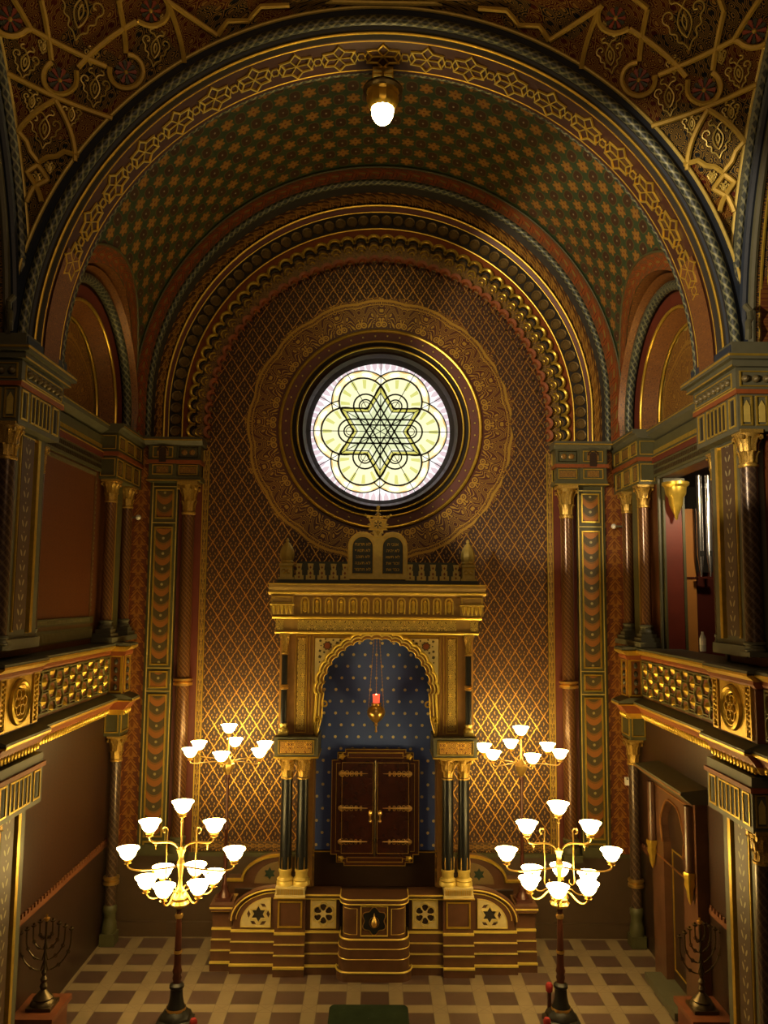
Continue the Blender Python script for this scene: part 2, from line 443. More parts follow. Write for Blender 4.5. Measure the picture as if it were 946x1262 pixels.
# side walls: lower, upper with lunettes
LY,LZ=11.85,8.38
for s,side in ((-1,'left'),(1,'right')):
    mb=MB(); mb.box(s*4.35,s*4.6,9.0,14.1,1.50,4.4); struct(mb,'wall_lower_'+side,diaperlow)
    mb=MB(); mb.box(s*4.345,s*4.6,9.0,14.1,0,1.46); struct(mb,'baseboard_'+side,marbd)
    mb=MB(); mb.box(s*4.33,s*4.36,9.0,14.1,1.46,1.53)
    for i in range(48): mb.box(s*4.322,s*4.34,9.12+i*.10,9.17+i*.10,1.53,1.585)
    trim(mb,plain('rust_border_'+side,(.15,.052,.02),.5))
    arc=[(LY+1.42*cos(a),LZ+1.42*sin(a)) for a in [pi*i/32 for i in range(33)]]
    if s<0:
        mb=MB(); mb.plate([(9.0,4.4),(14.1,4.4),(14.1,12.2),(9.0,12.2)],[[(LY+1.42,8.16)]+arc+[(LY-1.42,8.16)]],FS(s,4.60),.25)
    else:
        mb=MB(); mb.plate([(9.0,4.4),(14.1,4.4),(14.1,7.42),(9.0,7.42)],[[(10.22,4.5),(12.62,4.5),(12.62,7.36),(10.22,7.36)]],FS(s,4.60),.25)
        mb.plate([(9.0,7.42),(14.1,7.42),(14.1,12.2),(9.0,12.2)],[[(LY+1.42,8.16)]+arc+[(LY-1.42,8.16)]],FS(s,4.60),.25)
    struct(mb,'wall_upper_'+side,diaperL)
    # lunette: recessed tympanum with rings
    tm=mk_fili('lunette_filigree_'+side,LY,8.20,(.20,.085,.020),(.52,.31,.07),.02,1.16,14,'y',False)
    mb=MB(); mb.box(s*4.62,s*4.75,10.0,13.7,8.0,10.2); trim(mb,goldp)
    n=28; o=[(LY+1.12*cos(pi*i/n)*(1+.03*cos(18*pi*i/n)),LZ+1.17*sin(pi*i/n)*(1+.03*cos(18*pi*i/n))) for i in range(n+1)]
    mb=MB(); mb.plate(o+[(LY-1.12,8.16),(LY+1.12,8.16)],[],FS(s,4.62),.03); trim(mb,tm)
    def yring(r,x,rad,mat,k=8,z0=8.16):
        m_=MB(); pts=[(s*x,LY+r,z0)]+[(s*x,LY+r*cos(pi*i/48),LZ+r*sin(pi*i/48)) for i in range(49)]+[(s*x,LY-r,z0)]
        m_.tube(pts,rad,k); trim(m_,mat,True)
    def yband(r0,x0,r1,x1,mat,z0=8.16):
        m_=MB(); vs=[];uv=[]; n=50
        for j,(r,x) in enumerate(((r0,x0),(r1,x1))):
            P=[(LY+r,z0)]+[(LY+r*cos(pi*i/48),LZ+r*sin(pi*i/48)) for i in range(49)]+[(LY-r,z0)]
            for i,(y,z) in enumerate(P): vs.append((s*x,y,z)); uv.append((i*pi*r/48,j*max(.05,math.hypot(r1-r0,x1-x0))))
        n=len(P); m_.add(vs,[(i,i+1,n+i+1,n+i) for i in range(n-1)],0,uv); trim(m_,mat,True)
    yring(1.22,4.58,.022,gold); yband(1.22,4.55,1.40,4.36,arabor); yring(1.42,4.34,.026,gold)
    yband(1.42,4.35,1.62,4.30,redp); yring(1.72,4.24,.075,twist,12)
    yband(1.80,4.30,1.88,4.10,arabor)
# barrel vault with lunette penetrations
VR,VZ,V0,V1=4.2,8.9,9.95,13.80
LR=1.92
def zlow(y):
    d=LR*LR-(y-LY)**2
    return LZ+sqrt(d) if d>0 else 8.16
mb=MB(); ny,nt=96,72; vs=[];uv=[]
ys=sorted(set([V0+(V1-V0)*i/ny for i in range(ny+1)]+[LY-LR+1e-3,LY+LR-1e-3]))
ys=[y for y in ys if V0<=y<=V1]
for y in ys:
    z=zlow(y)
    for i in range(nt+1):
        if z<VZ:   # vertical leg then arc
            L=VZ-z; tot=2*L+pi*VR; s_=tot*i/nt
            if s_<L: x_,z_=-VR,z+s_; sv=s_-L
            elif s_>tot-L: x_,z_=VR,z+(tot-s_); sv=s_-L
            else: a=pi-(s_-L)/VR; x_,z_=VR*cos(a),VZ+VR*sin(a); sv=s_-L
        else:
            a0=math.asin((z-VZ)/VR); a=pi-a0-(pi-2*a0)*i/nt; x_,z_=VR*cos(a),VZ+VR*sin(a); sv=(pi-a)*VR
        vs.append((x_,y,z_)); uv.append((sv-pi*VR/2,y-V0))
n=nt+1
mb.add(vs,[(j*n+i,j*n+i+1,(j+1)*n+i+1,(j+1)*n+i) for j in range(len(ys)-1) for i in range(nt)],0,uv)
struct(mb,'ceiling',vaultm,True)
for s in (-1,1):   # reveal of the lunette penetration and the red band that follows the groin
    def bx(z): return VR if z<=VZ else sqrt(max(.01,VR*VR-(z-VZ)**2))
    for (ra,rb,off,mat) in ((LR,LR,0,arabor),(LR-.0,LR+.24,.012,redb2)):
        m_=MB(); vs=[];uv=[]; n=0
        A=[pi*i/64 for i in range(65)]
        for j in (0,1):
            for i,a in enumerate(A):
                r=ra if j==0 else rb
                y=LY+r*cos(a); z=LZ+r*sin(a)
                if mat is arabor: x=4.34 if j==0 else bx(z)
                else: x=bx(z)-off; y=min(max(y,V0+.01),V1-.01)
                vs.append((s*x,y,z)); uv.append((a*LR,j*.24))
        m_.add(vs,[(i,i+1,65+i+1,65+i) for i in range(64)],0,uv); trim(m_,mat,True)
    m_=MB(); pts=[]
    for i in range(65):
        a=pi*i/64; y=LY+(LR+.25)*cos(a); z=LZ+(LR+.25)*sin(a)
        if V0<y<V1: pts.append((s*(bx(z)-.015),y,z))
    m_.tube(pts,.018,6); trim(m_,olive,True)
# back archivolts (outer to inner)
def ring(R,Y,zc,rad,mat,k=8,z0=8.16):
    m_=MB(); m_.tube([(x,Y,z) for x,z,_,_,_ in arcpath(R,zc,z0)],rad,k); return trim(m_,mat,True)
arch_band([(4.19,13.72,8.88),(3.97,13.72,8.87)],8.16,redb2)
arch_band([(4.19,13.72,8.88),(4.34,13.80,8.9)],8.16,olive)
ring(4.18,13.71,8.88,.015,olive)
ring(3.94,13.76,8.86,.055,twist,12)
arch_band([(3.97,13.74,8.87),(3.86,13.86,8.80)],8.16,dark)
arch_band([(3.87,13.86,8.80),(3.72,13.84,8.74)],8.16,leafb)
ring(3.69,13.84,8.72,.022,gold)
arch_band([(3.71,13.86,8.73),(3.62,13.92,8.70)],8.16,redp)
ring(3.63,13.91,8.69,.012,gold)
arch_band([(3.62,13.92,8.70),(3.40,13.93,8.62)],8.16,dark)
ring(3.395,13.92,8.62,.016,gold)
arch_band([(3.40,13.94,8.62),(3.26,13.93,8.60)],8.16,orangep)
m_=MB(); P=arcpath(3.51,8.66,8.22); L=P[-1][4]; N=58           # discs
for i in range(N):
    x,z,nx,nz,_=at_path(P,L*(i+.5)/N)
    m_.lathe([(.001,0),(.060,0),(.066,.02),(.088,.026),(.094,.012),(.098,-.01)][::-1],(x,13.92,z),12,0,'y')
    for p in m_.v[-1:]: pass
m_.v=[(a,2*13.92-b,c) for a,b,c in m_.v]
trim(m_,plain('bronze_discs',(.17,.11,.035),.45,.4,.3,20),True)
# scalloped muqarnas rows
def lobes(R,Y,zc,N,r,rad,mat,z0=8.2,flat=None,depth=None):
    m_=MB(); P=arcpath(R,zc,z0,96); L=P[-1][4]
    for i in range(N):
        x,z,nx,nz,_=at_path(P,L*(i+.5)/N); tx,tz=nz,-nx
        A=[pi*k/10 for k in range(11)]
        arc=[(x+tx*r*cos(a)+nx*r*sin(a)*1.05, z+tz*r*cos(a)+nz*r*sin(a)*1.05) for a in A]
        if flat:
            i0=len(m_.v)
            arc2=[(x+tx*(r-flat)*cos(a)+nx*(r-flat)*sin(a), z+tz*(r-flat)*cos(a)+nz*(r-flat)*sin(a)) for a in A]
            vs=[(a,Y,b) for a,b in arc]+[(a,Y+.01,b) for a,b in arc2]+[(a,Y+depth,b) for a,b in arc2]
            m_.add(vs,[(k,k+1,12+k,11+k) for k in range(10)]+[(11+k,12+k,23+k,22+k) for k in range(10)])
        else: m_.tube([(a,Y,b) for a,b in arc],rad,6)
    return m_
NL=46
arch_band([(3.30,13.97,8.60),(2.93,14.0,8.50)],8.16,mk_arab('muqarnas_scroll',(.035,.018,.010),(.44,.25,.045),13,'uv',.42,.5))
trim(lobes(3.16,13.86,8.58,NL,.120,.030,gold),gold,True)
trim(lobes(3.14,13.91,8.57,NL,.094,.020,dark),dark,True)
trim(lobes(3.09,13.95,8.56,NL,.076,.016,gold),gold,True)
trim(lobes(3.06,13.97,8.55,NL,.040,.012,gold),gold,True)
trim(lobes(2.90,13.86,8.49,NL,.112,0,orangep,flat=.045,depth=.19),orangep,True)
m_=MB(); P=arcpath(2.84,8.47,8.2,96); L=P[-1][4]
for i in range(NL):
    x,z,nx,nz,_=at_path(P,L*(i+.5)/NL); m_.ball((x,14.02,z),.022,6)
trim(m_,bronze,True)
# circular mouldings of the rose window
def wring(R,Y,rad,mat,k=8,n=96):
    m_=MB(); m_.tube([(CW[0]+R*cos(TAU*i/n),Y,CW[1]+R*sin(TAU*i/n)) for i in range(n)],rad,k,closed=True); return trim(m_,mat,True)
def wband(prof,mat,n=96):
    m_=MB(); vs=[];uv=[];m=len(prof)
    for i in range(n+1):
        for j,(R,Y) in enumerate(prof): vs.append((CW[0]+R*cos(TAU*i/n),Y,CW[1]+R*sin(TAU*i/n))); uv.append((TAU*i/n*R,j*.1))
    m_.add(vs,[(i*m+j,i*m+j+1,(i+1)*m+j+1,(i+1)*m+j) for i in range(n) for j in range(m-1)],0,uv); return trim(m_,mat,True)
m_=MB(); n=33*8                                                     # filigree collar
m_.plate([(CW[0]+(2.33+.045*cos(i*TAU*16.5/n*1.0*2/2))*cos(TAU*i/n+pi/2),CW[1]+(2.33+.045*abs(cos(i*pi*16.5/n)))*sin(TAU*i/n+pi/2)) for i in range(n)],[circ(1.72)],FB(14.048),.015)
trim(m_,filir)
wring(1.745,13.99,.030,gold); wband([(1.73,14.0),(1.57,14.02)],redp)
wring(1.555,14.0,.018,gold); wband([(1.56,14.02),(1.50,14.06),(1.46,14.04)],dark); wring(1.455,14.03,.016,gold)
wband([(1.46,14.05),(1.40,14.12),(1.36,14.10),(1.31,14.20)],marbd); wband([(1.31,14.20),(1.235,14.30)],dark)
m_=MB()
for i in range(48):
    a=TAU*(i+.5)/48; m_.ball((CW[0]+1.65*cos(a),13.99,CW[1]+1.65*sin(a)),.017,6)
trim(m_,goldp,True)
# window_1 : glass and lead tracery
def mk_glass():
    m=MT('stained_glass'); x,y,z=m.xyz(); a=x-CW[0]; b=z-CW[1]; r=(a*a+b*b).sqrt(); th=a.atan2(b)
    t6b=((th*(6/TAU)).frac()-.5)*(TAU/6); qx=r*t6b.sin(); qz=r*t6b.cos()
    t6=((th*(6/TAU)+.5).frac()-.5)*(TAU/6); px=(r*t6.sin()).abs(); pz=r*t6.cos()
    dp=((qx*qx)+(qz-.624)*(qz-.624)).sqrt()
    an=qx.atan2(qz-.55); n=m.noise(11,4)
    col=m.mix(dp.lt(.56),(.66,.50,.58),(1.0,.90,.50))
    cc=((th*(66/TAU)).frac()-.5).abs(); col=m.mix((dp.gt(.56))*(((r*17).sin()*.3+cc).lt(.42)),col,(.95,.92,.95))
    fl=((an*11).cos()*.5+((dp-.49)*42).cos()*.6); col=m.mix((dp.gt(.43))*(dp.lt(.56))*(fl.gt(.45)),col,(1.15,1.15,1.0))
    col=m.mix((dp.gt(.43))*(dp.lt(.56))*(fl.lt(-.45)),col,(.70,.42,.12))
    col=m.mix(dp.lt(.426),col,(.88,.86,.52))
    ray=((an*13).cos()); col=m.mix((dp.lt(.40))*(dp.gt(.24))*(ray.gt(.55)),col,(.60,.60,.16))
    star=((px*.866+pz*.5).lt(.415)); col=m.mix(star,col,(.62,.68,.40))
    se=(((px*.866+pz*.5)-.385).abs().lt(.022)); col=m.mix(se,col,(.55,.50,.07))
    se=(((px*.866+pz*.5)-.33).abs().lt(.022)); col=m.mix(se,col,(.80,.84,.62))
    col=m.mix(n*.28,col,(.62,.60,.30))
    glow=1.15+(z-CW[1])*-.22
    return m.done((.02,.02,.02),.2,0,emis=col,es=1.28)
glass=mk_glass()
lead=plain('window_lead',(.012,.010,.006),.6,.3)
m_=MB(); m_.lathe([(.001,0),(1.27,0)],(CW[0],14.30,CW[1]),72,0,'y')
g=m_.build('window_1',glass); g['kind']='structure'
fn=lambda a,b,d:(CW[0]+a,14.285-d,CW[1]+b)
m_=MB()
for k in range(6):
    a_=TAU*(k+.5)/6; cx,cz=.624*sin(a_),.624*cos(a_)
    for rr,ex,w in ((.426,106,.024),(.56,78,.016)):
        m_.strip([(cx+rr*sin(a_+radians(t)),cz+rr*cos(a_+radians(t))) for t in [(-ex+2*ex*i/26) for i in range(27)]],w*1.3,fn,.02)
    m_.strip([(.10*sin(a_),.10*cos(a_)),(1.26*sin(a_),1.26*cos(a_))],.013,fn,.018)
    t_=a_+pi/6; m_.strip([(0,0),(1.26*sin(t_),1.26*cos(t_))],.013,fn,.018)
    m_.strip([(cx*.86+.07*sin(TAU*i/14),cz*.86+.07*cos(TAU*i/14)) for i in range(14)],.013,fn,.018,0,True)
    # stained bars: stadium outlines passing through the star
    if k<3:
        d=(sin(a_),cos(a_)); n_=(cos(a_),-sin(a_))
        for r_,w in ((.215,.030),(.115,.026)):
            st=[(d[0]*.53+r_*(d[0]*sin(t)+n_[0]*cos(t)),d[1]*.53+r_*(d[1]*sin(t)+n_[1]*cos(t))) for t in [pi*i/12 for i in range(13)]]
            st+=[(-p[0],-p[1]) for p in st]
            m_.strip(st,w,fn,.02,0,True)
for R_,w in ((.83,.030),(.70,.016)):
    o_=[(R_*(1 if k%2==0 else .5774)*sin(TAU*k/12),R_*(1 if k%2==0 else .5774)*cos(TAU*k/12)) for k in range(12)]
    m_.strip(o_,w,fn,.022,0,True)
tr=m_.build('window_tracery',lead,g)
# back wall side strips, recesses, pilasters, columns
for s in (-1,1):
    m_=MB(); m_.box(s*3.90,s*4.25,13.99,14.06,1.25,8.12); trim(m_,flameb[s])
    m_=MB(); m_.box(s*3.02,s*3.42,14.0,14.06,1.25,7.40); trim(m_,redp)
    m_=MB(); m_.box(s*2.92,s*3.02,14.0,14.06,1.30,8.0); 
    o=trim(m_,mk_band('border_zigzag_%s'%('left' if s<0 else 'right'),.10,.17,(.07,.03,.01),(.44,.26,.05),(.16,.09,.03),False,('x','z',s*2.97-.05),30))
    m_=MB()
    for x in (2.925,3.015): m_.box(s*(x-.008),s*(x+.008),13.985,14.0,1.3,8.0)
    trim(m_,gold)
    m_=MB(); m_.box(s*3.86,s*3.90,13.93,14.05,1.25,8.1); m_.box(s*4.25,s*4.35,13.9,14.05,.0,8.1); trim(m_,olive)
for s in (-1,1):
    m_=MB(); a,b=sorted((s*.97,s*2.92)); m_.box(a,b,14.0,14.05,1.34,1.46)
    trim(m_,mk_band('base_border_%s'%('left' if s<0 else 'right'),.12,.12,(.07,.03,.01),(.36,.20,.05),(.16,.09,.03),False,('z','x',1.34),30))
m_=MB(); m_.box(-4.3,4.3,13.96,14.05,1.24,1.30); trim(m_,olive)
def pilaster_back(s):
    side='left' if s<0 else 'right'
    o=thing('wall_pilaster',(s*3.64,13.98,1.28),'tall green pilaster with flame ornament beside the %s back column'%side,'pilaster','pilasters on the back wall')
    m=MB(); m.box(s*3.42,s*3.86,13.90,14.05,1.28,7.42); m.box(s*3.40,s*3.88,13.86,14.05,1.28,1.44)
    m.build('pilaster_body',olive,o)
    seg=[(6.80,7.30),(4.34,6.66),(3.96,4.24),(1.56,3.86),(1.40,1.50)]
    fr=MB(); pn=MB()
    for z0,z1 in seg:
        frame_on(fr,FB(13.90),s*3.64-.155,s*3.64+.155,z0,z1,.022,.03,0)
        if z1-z0>.2: pn.box(s*3.64-.13,s*3.64+.13,13.885,13.90,z0+.03,z1-.03)
    ed=MB()
    for x in (3.435,3.845): ed.box(s*(x-.008),s*(x+.008),13.885,13.9,1.45,7.42)
    for z in (7.35,6.73,4.29,3.91): ed.box(s*3.43,s*3.85,13.885,13.9,z-.007,z+.007)
    ed.build('pale_edge',goldp,o)
    fr.build('gilt_frame',gold,o)
    m=MT('flame_panel_'+side); x,y,z=m.xyz(); u=(x).abs()/.13; f=((z-.02)/.26).frac()
    sc=((f-.30-(u*u)*.35)); flm=sc.abs().lt(.22); dot=ell(x,f,0.0,.86,.022,.085)
    col=m.mix(flm,(.045,.040,.016),(.36,.13,.025)); col=m.mix(((sc-.20).abs().lt(.06)),col,(.22,.10,.02))
    col=m.mix(arab(m,x,z,20,.35)*.5,col,(.20,.10,.025)); col=m.mix(dot,col,(.36,.30,.12))
    pn.build('flame_panel',m.done(col,.45,flm*.3),o)
for s in (-1,1): pilaster_back(s)

def capital(mb,x,y,z0,z1,r,mi=0,W=None):
    """leafy bell capital with abacus and volutes"""
    h=z1-z0; W=W or r*1.75
    mb.lathe([(r*1.02,z0),(r*1.2,z0+.02*h),(r*1.2,z0+.08*h),(r*1.0,z0+.10*h),(r*.95,z0+.35*h),(r*1.15,z0+.6*h),(r*1.5,z0+.85*h),(r*1.6,z0+.9*h)],(x,y,0),12,mi)
    for k in range(8):
        a=TAU*k/8
        for lv,(za,zb,ra,rb) in enumerate(((.12,.42,1.0,1.30),(.42,.80,1.15,1.68))):
            aa=a+(pi/8 if lv else 0); c_,s_=cos(aa),sin(aa); w=r*.28
            pts=[]
            for q,(t,o) in enumerate(((0,0),(.5,.06),(.85,.6),(1,1),(.9,1.2))):
                rad=r*(ra+(rb-ra)*o); zz=z0+h*(za+(zb-za)*t); ww=w*(1-.5*(q/4)**2)
                pts.append((x+c_*rad-s_*ww,y+s_*rad+c_*ww,zz)); pts.append((x+c_*(rad+r*.12),y+s_*(rad+r*.12),zz)); pts.append((x+c_*rad+s_*ww,y+s_*rad-c_*ww,zz))
            mb.add(pts,[(3*i+j,3*i+j+1,3*i+j+4,3*i+j+3) for i in range(4) for j in (0,1)],mi)
    mb.box(x-W,x+W,y-W,y+W,z0+.90*h,z1,mi)
    for sx in (-1,1):
        for sy in (-1,1): mb.lathe([(.001,-.03*h),(r*.32,-.03*h),(r*.32,.03*h),(.001,.03*h)],(x+sx*W*.85,y+sy*W*.85,z0+.80*h),8,mi,'x')
def col_base(mb,x,y,z0,z1,r,mi=0,W=None):
    h=z1-z0; W=W or r*1.5
    mb.box(x-W,x+W,y-W,y+W,z0,z0+.3*h,mi)
    mb.lathe([(W*.95,z0+.3*h),(W,z0+.42*h),(W*.9,z0+.55*h),(r*1.1,z0+.6*h),(r*1.05,z0+.75*h),(r*1.25,z0+.82*h),(r*1.25,z0+.95*h),(r,z0+h)],(x,y,0),16,mi)
def column(x,y,z0,z1,r,name,label,cat,group,mats,hb,hc,rings=(),W=None,fl=None):
    """mats: shaft, capital, base"""
    o=thing(name,(x,y,z0),label,cat,group)
    m=MB(); m.lathe([(r,z0+hb),(r*1.0,z0+hb+.01),(r*.96,z1-hc)],(x,y,0),20); m.build('column_shaft',mats[0],o,True)
    m=MB(); capital(m,x,y,z1-hc,z1,r*.96,0,W); c=m.build('column_capital',capm,o,True)
    m=MB(); col_base(m,x,y,z0,z0+hb,r,0,W and W*.9); m.build('column_base',mats[2],o,True)
    for z in rings:
        m=MB(); m.lathe([(r,z-.07),(r*1.5,z-.06),(r*1.5,z-.02),(r*1.15,z),(r*1.5,z+.02),(r*1.5,z+.05),(r,z+.06)],(x,y,0),20); m.build('column_ring',brass,o,True)
    return o
for s,side in ((-1,'left'),(1,'right')):
    column(s*3.215,13.84,1.25,7.42,.105,'spiral_column','tall maroon spiral column with gilt capital on the back wall, %s of the ark'%side,'column','tall spiral columns of the back wall',(spiralm,gold,olive),.35,.56,(4.08,),.17)
    # entablature block over pilaster and column
    o=thing('entablature_block',(s*3.45,13.95,7.42),'green and gold panelled entablature over the %s back column'%side,'entablature','entablature blocks beside the window arch')
    m=MB(); m.box(s*3.0,s*3.90,13.70,14.05,7.42,7.50); m.box(s*3.04,s*3.88,13.74,14.05,7.50,7.72); m.box(s*3.02,s*3.90,13.72,14.05,7.78,8.04)
    m.box(s*3.42,s*3.88,13.70,14.05,7.50,8.04)
    m.build('block_body',olive,o)
    m=MB(); m.box(s*3.0,s*3.92,13.675,14.05,7.72,7.78); m.build('red_course',orangep,o)
    m=MB(); molx(m,[(14.05,8.04),(13.70,8.04),(13.64,8.10),(13.60,8.12),(13.60,8.16),(14.05,8.16)],*sorted((s*2.98,s*3.96))); m.build('cornice',greyg,o)
    m=MB()
    for (c_,w,Yf) in ((3.225,.36,13.74),(3.65,.38,13.70)):
        for z0,z1 in ((7.53,7.70),(7.82,8.01)): frame_on(m,FB(Yf),s*c_-w/2+.02,s*c_+w/2-.02,z0,z1,.014,.02)
    m.box(s*3.0,s*3.92,13.69,13.70,7.425,7.445); m.box(s*2.98,s*3.96,13.59,13.6,8.10,8.12)
    m.build('gilt_frame',gold,o)
    m=MB()
    for (c_,w,Yf) in ((3.225,.28,13.74),(3.65,.2,13.70)):
        for z0,z1 in ((7.56,7.67),(7.85,7.98)): m.box(s*c_-w/2,s*c_+w/2,Yf-.012,Yf,z0,z1); m.cut()
    for k in (-1,1): m.lathe([(.05,0),(.05,-.02),(.03,-.03),(.001,-.03)],(s*3.225+k*.065,13.73,7.915),10,0,"y")
    m.build('carved_panel',arabgold,o)
    m=MB(); fnn=FB(13.69); m.strip([(s*3.65+.085*cos(pi*k/12),7.93+.085*sin(pi*k/12)) for k in range(13)],.02,fnn,.03); m.plate([(s*3.65-.06,7.74),(s*3.65+.06,7.74)]+[(s*3.65+.06*cos(pi*k/8),7.93+.06*sin(pi*k/8)) for k in range(9)],[],fnn,.02); m.build('small_niche',marbd,o)
# ------------------------------------------------------------------ crossing arch, pendentives
YF=9.12
# soffit with star interlace
arch_band([(3.95,9.28,8.30),(3.95,9.92,8.30)],8.16,plain('soffit_maroon',(.050,.012,.005),.55,0,.3,10))
arch_band([(3.95,9.92,8.30),(4.02,9.97,8.35),(4.22,9.98,8.85)],8.16,olive)
arch_band([(3.95,9.28,8.30),(3.99,9.22,8.29),(4.03,9.12,8.28)],8.16,dark)
ring(3.985,9.20,8.29,.016,gold)
arch_band([(4.00,9.14,8.28),(4.14,9.09,8.26)],8.16,bluep)
arch_band([(4.14,9.09,8.26),(4.27,9.10,8.25)],8.16,bluep)
ring(4.08,9.08,8.27,.055,twist,12)
ring(4.275,9.09,8.25,.022,goldp)
ring(3.955,9.31,8.30,.012,gold); ring(3.955,9.86,8.30,.012,gold); ring(3.955,9.95,8.32,.03,twist)
P=arcpath(3.945,8.30,8.16,160); PL=P[-1][4]
def fsoff(a,b,d):
    x,z,nx,nz,_=at_path(P,min(max(a,0),PL)); return (x-nx*d,b,z-nz*d)
m_=MB(); NS=23; yc=9.585; per=PL/NS
def sub(pts,st=.04,closed=False):
    o=[]; Q=list(pts)+([pts[0]] if closed else [])
    for a,b in zip(Q,Q[1:]):
        n=max(1,int(math.dist(a,b)/st))
        for i in range(n): o.append((a[0]+(b[0]-a[0])*i/n,a[1]+(b[1]-a[1])*i/n))
    if not closed: o.append(Q[-1])
    return o
for i in range(1,NS-1):
    c=per*(i+.5)
    if i in (1,NS-2) : continue
    R1,R2=.225,.115
    st=[(c+(R1 if k%2==0 else R2*1.25)*sin(TAU*k/12),yc+(R1 if k%2==0 else R2*1.25)*cos(TAU*k/12)) for k in range(12)]
    m_.strip(sub(st,closed=True),.028,fsoff,.018,0,True)
    for k in range(6):
        b=TAU*(k+.5)/6
        m_.strip(sub([(c,yc),(c+R2*1.25*sin(b),yc+R2*1.25*cos(b))]),.018,fsoff,.014)
    h=per/2; r=.075
    for sgn in (1,):
        x0=c+R1*sin(TAU/6*1.0)+.0; x1=c+per-R1*sin(TAU/6)
        mid=c+h
        x0=c+R1*sin(TAU/6); x1=c+per-R1*sin(TAU/6)
        for dz in (-1,1): m_.strip(sub([(x0,yc+dz*.10),(mid-.03,yc-dz*.06),(mid+.03,yc-dz*.06),(x1,yc+dz*.10)]),.020,fsoff,.015)
trim(m_,gold)
# orange lower panels of the soffit
for s in (-1,1):
    vs=[];uv=[]
    for i in range(15):
        z=8.20+i*.1; x=3.935 if z<8.30 else sqrt(3.935**2-(z-8.30)**2)
        for j,y in enumerate((9.36,9.80)): vs.append((s*x,y,z)); uv.append((z,y))
    m_=MB(); m_.add(vs,[(2*i,2*i+1,2*i+3,2*i+2) for i in range(14)],0,uv); trim(m_,arabor)
strapm=plain('strap_ochre_gold',(.58,.39,.07),.5,.25,.2,12)
def PS(s,t,z,off=0):
    xf=sqrt(max(0,4.27**2-(z-8.25)**2)); ys=4.38+sqrt(5.07**2-(z-8.25)**2)
    dx,dy=4.15-xf,ys-9.12; L=math.hypot(dx,dy) or 1e-6
    nx,ny=-dy/L,dx/L
    if ny<0: nx,ny=-nx,-ny
    b=sin(pi*min(max(t,0),1))*.05*L-off
    return (s*(xf+dx*t+nx*b),9.12+dy*t+ny*b,z-off*.8)
STR=[[(1.001,11.214),(0.0,11.09)],[(1.0,10.71),(0.576,11.134)],[(0.576,11.134),(0.0,10.55)],
[(0.979,10.733),(0.866,10.659),(0.808,10.567),(0.64,10.473),(0.504,10.55),(0.35,10.578),(0.264,10.642),(0.0,10.62)],
[(0.802,11.656),(0.331,11.575)],[(0.361,12.027),(0.487,11.489)],[(0.756,11.902),(0.664,11.47)],[(0.475,12.13),(0.288,11.74)],[(0.344,12.249),(0.0,11.80)],
[(0.658,11.457),(0.677,11.427),(0.692,11.393),(0.702,11.357),(0.706,11.321),(0.703,11.286),(0.693,11.255),(0.676,11.228),(0.652,11.208),(0.623,11.195),(0.591,11.191),(0.557,11.194),(0.525,11.206),(0.497,11.226),(0.475,11.253),(0.46,11.285),(0.453,11.321),(.46,11.37),(.49,11.46)],
[(0.276,11.737),(0.249,11.739),(0.218,11.727),(0.184,11.701),(0.151,11.663),(0.12,11.618),(0.096,11.568),(0.082,11.519),(0.08,11.476),(0.092,11.443),(0.117,11.423),(0.152,11.419),(0.192,11.429),(0.232,11.454),(0.267,11.49),(0.294,11.533),(0.312,11.581)],
[(0.80,11.655),(0.827,11.631),(0.852,11.593),(0.882,11.561),(0.915,11.537),(0.948,11.524),(0.978,11.521),(1.0,11.53)],
[(0.358,12.26),(0.337,12.238),(0.316,12.207),(0.298,12.172),(0.284,12.133),(0.277,12.096),(0.278,12.064),(0.286,12.04),(0.301,12.026),(0.321,12.023),(0.361,12.032)],
[(0.655,10.452),(0.351,10.308),(0.695,10.208),(0.9,10.05)],[(0.655,10.452),(0.874,10.353),(0.536,10.174),(.3,10.05)],
[(0.344,12.249),(0.059,12.108)],[(0.059,12.108),(0.113,12.239),(0.069,12.281),(0.13,12.398),(0.098,12.45)],
[(0.756,11.902),(0.72,12.15),(0.45,12.32),(0.475,12.13)],[(0.802,11.656),(0.95,11.95),(0.8,12.2)]]
WHEEL=[(0.578,11.325,.13),(0.205,11.575,.125),(0.915,11.66,.125),(0.352,12.14,.115)]
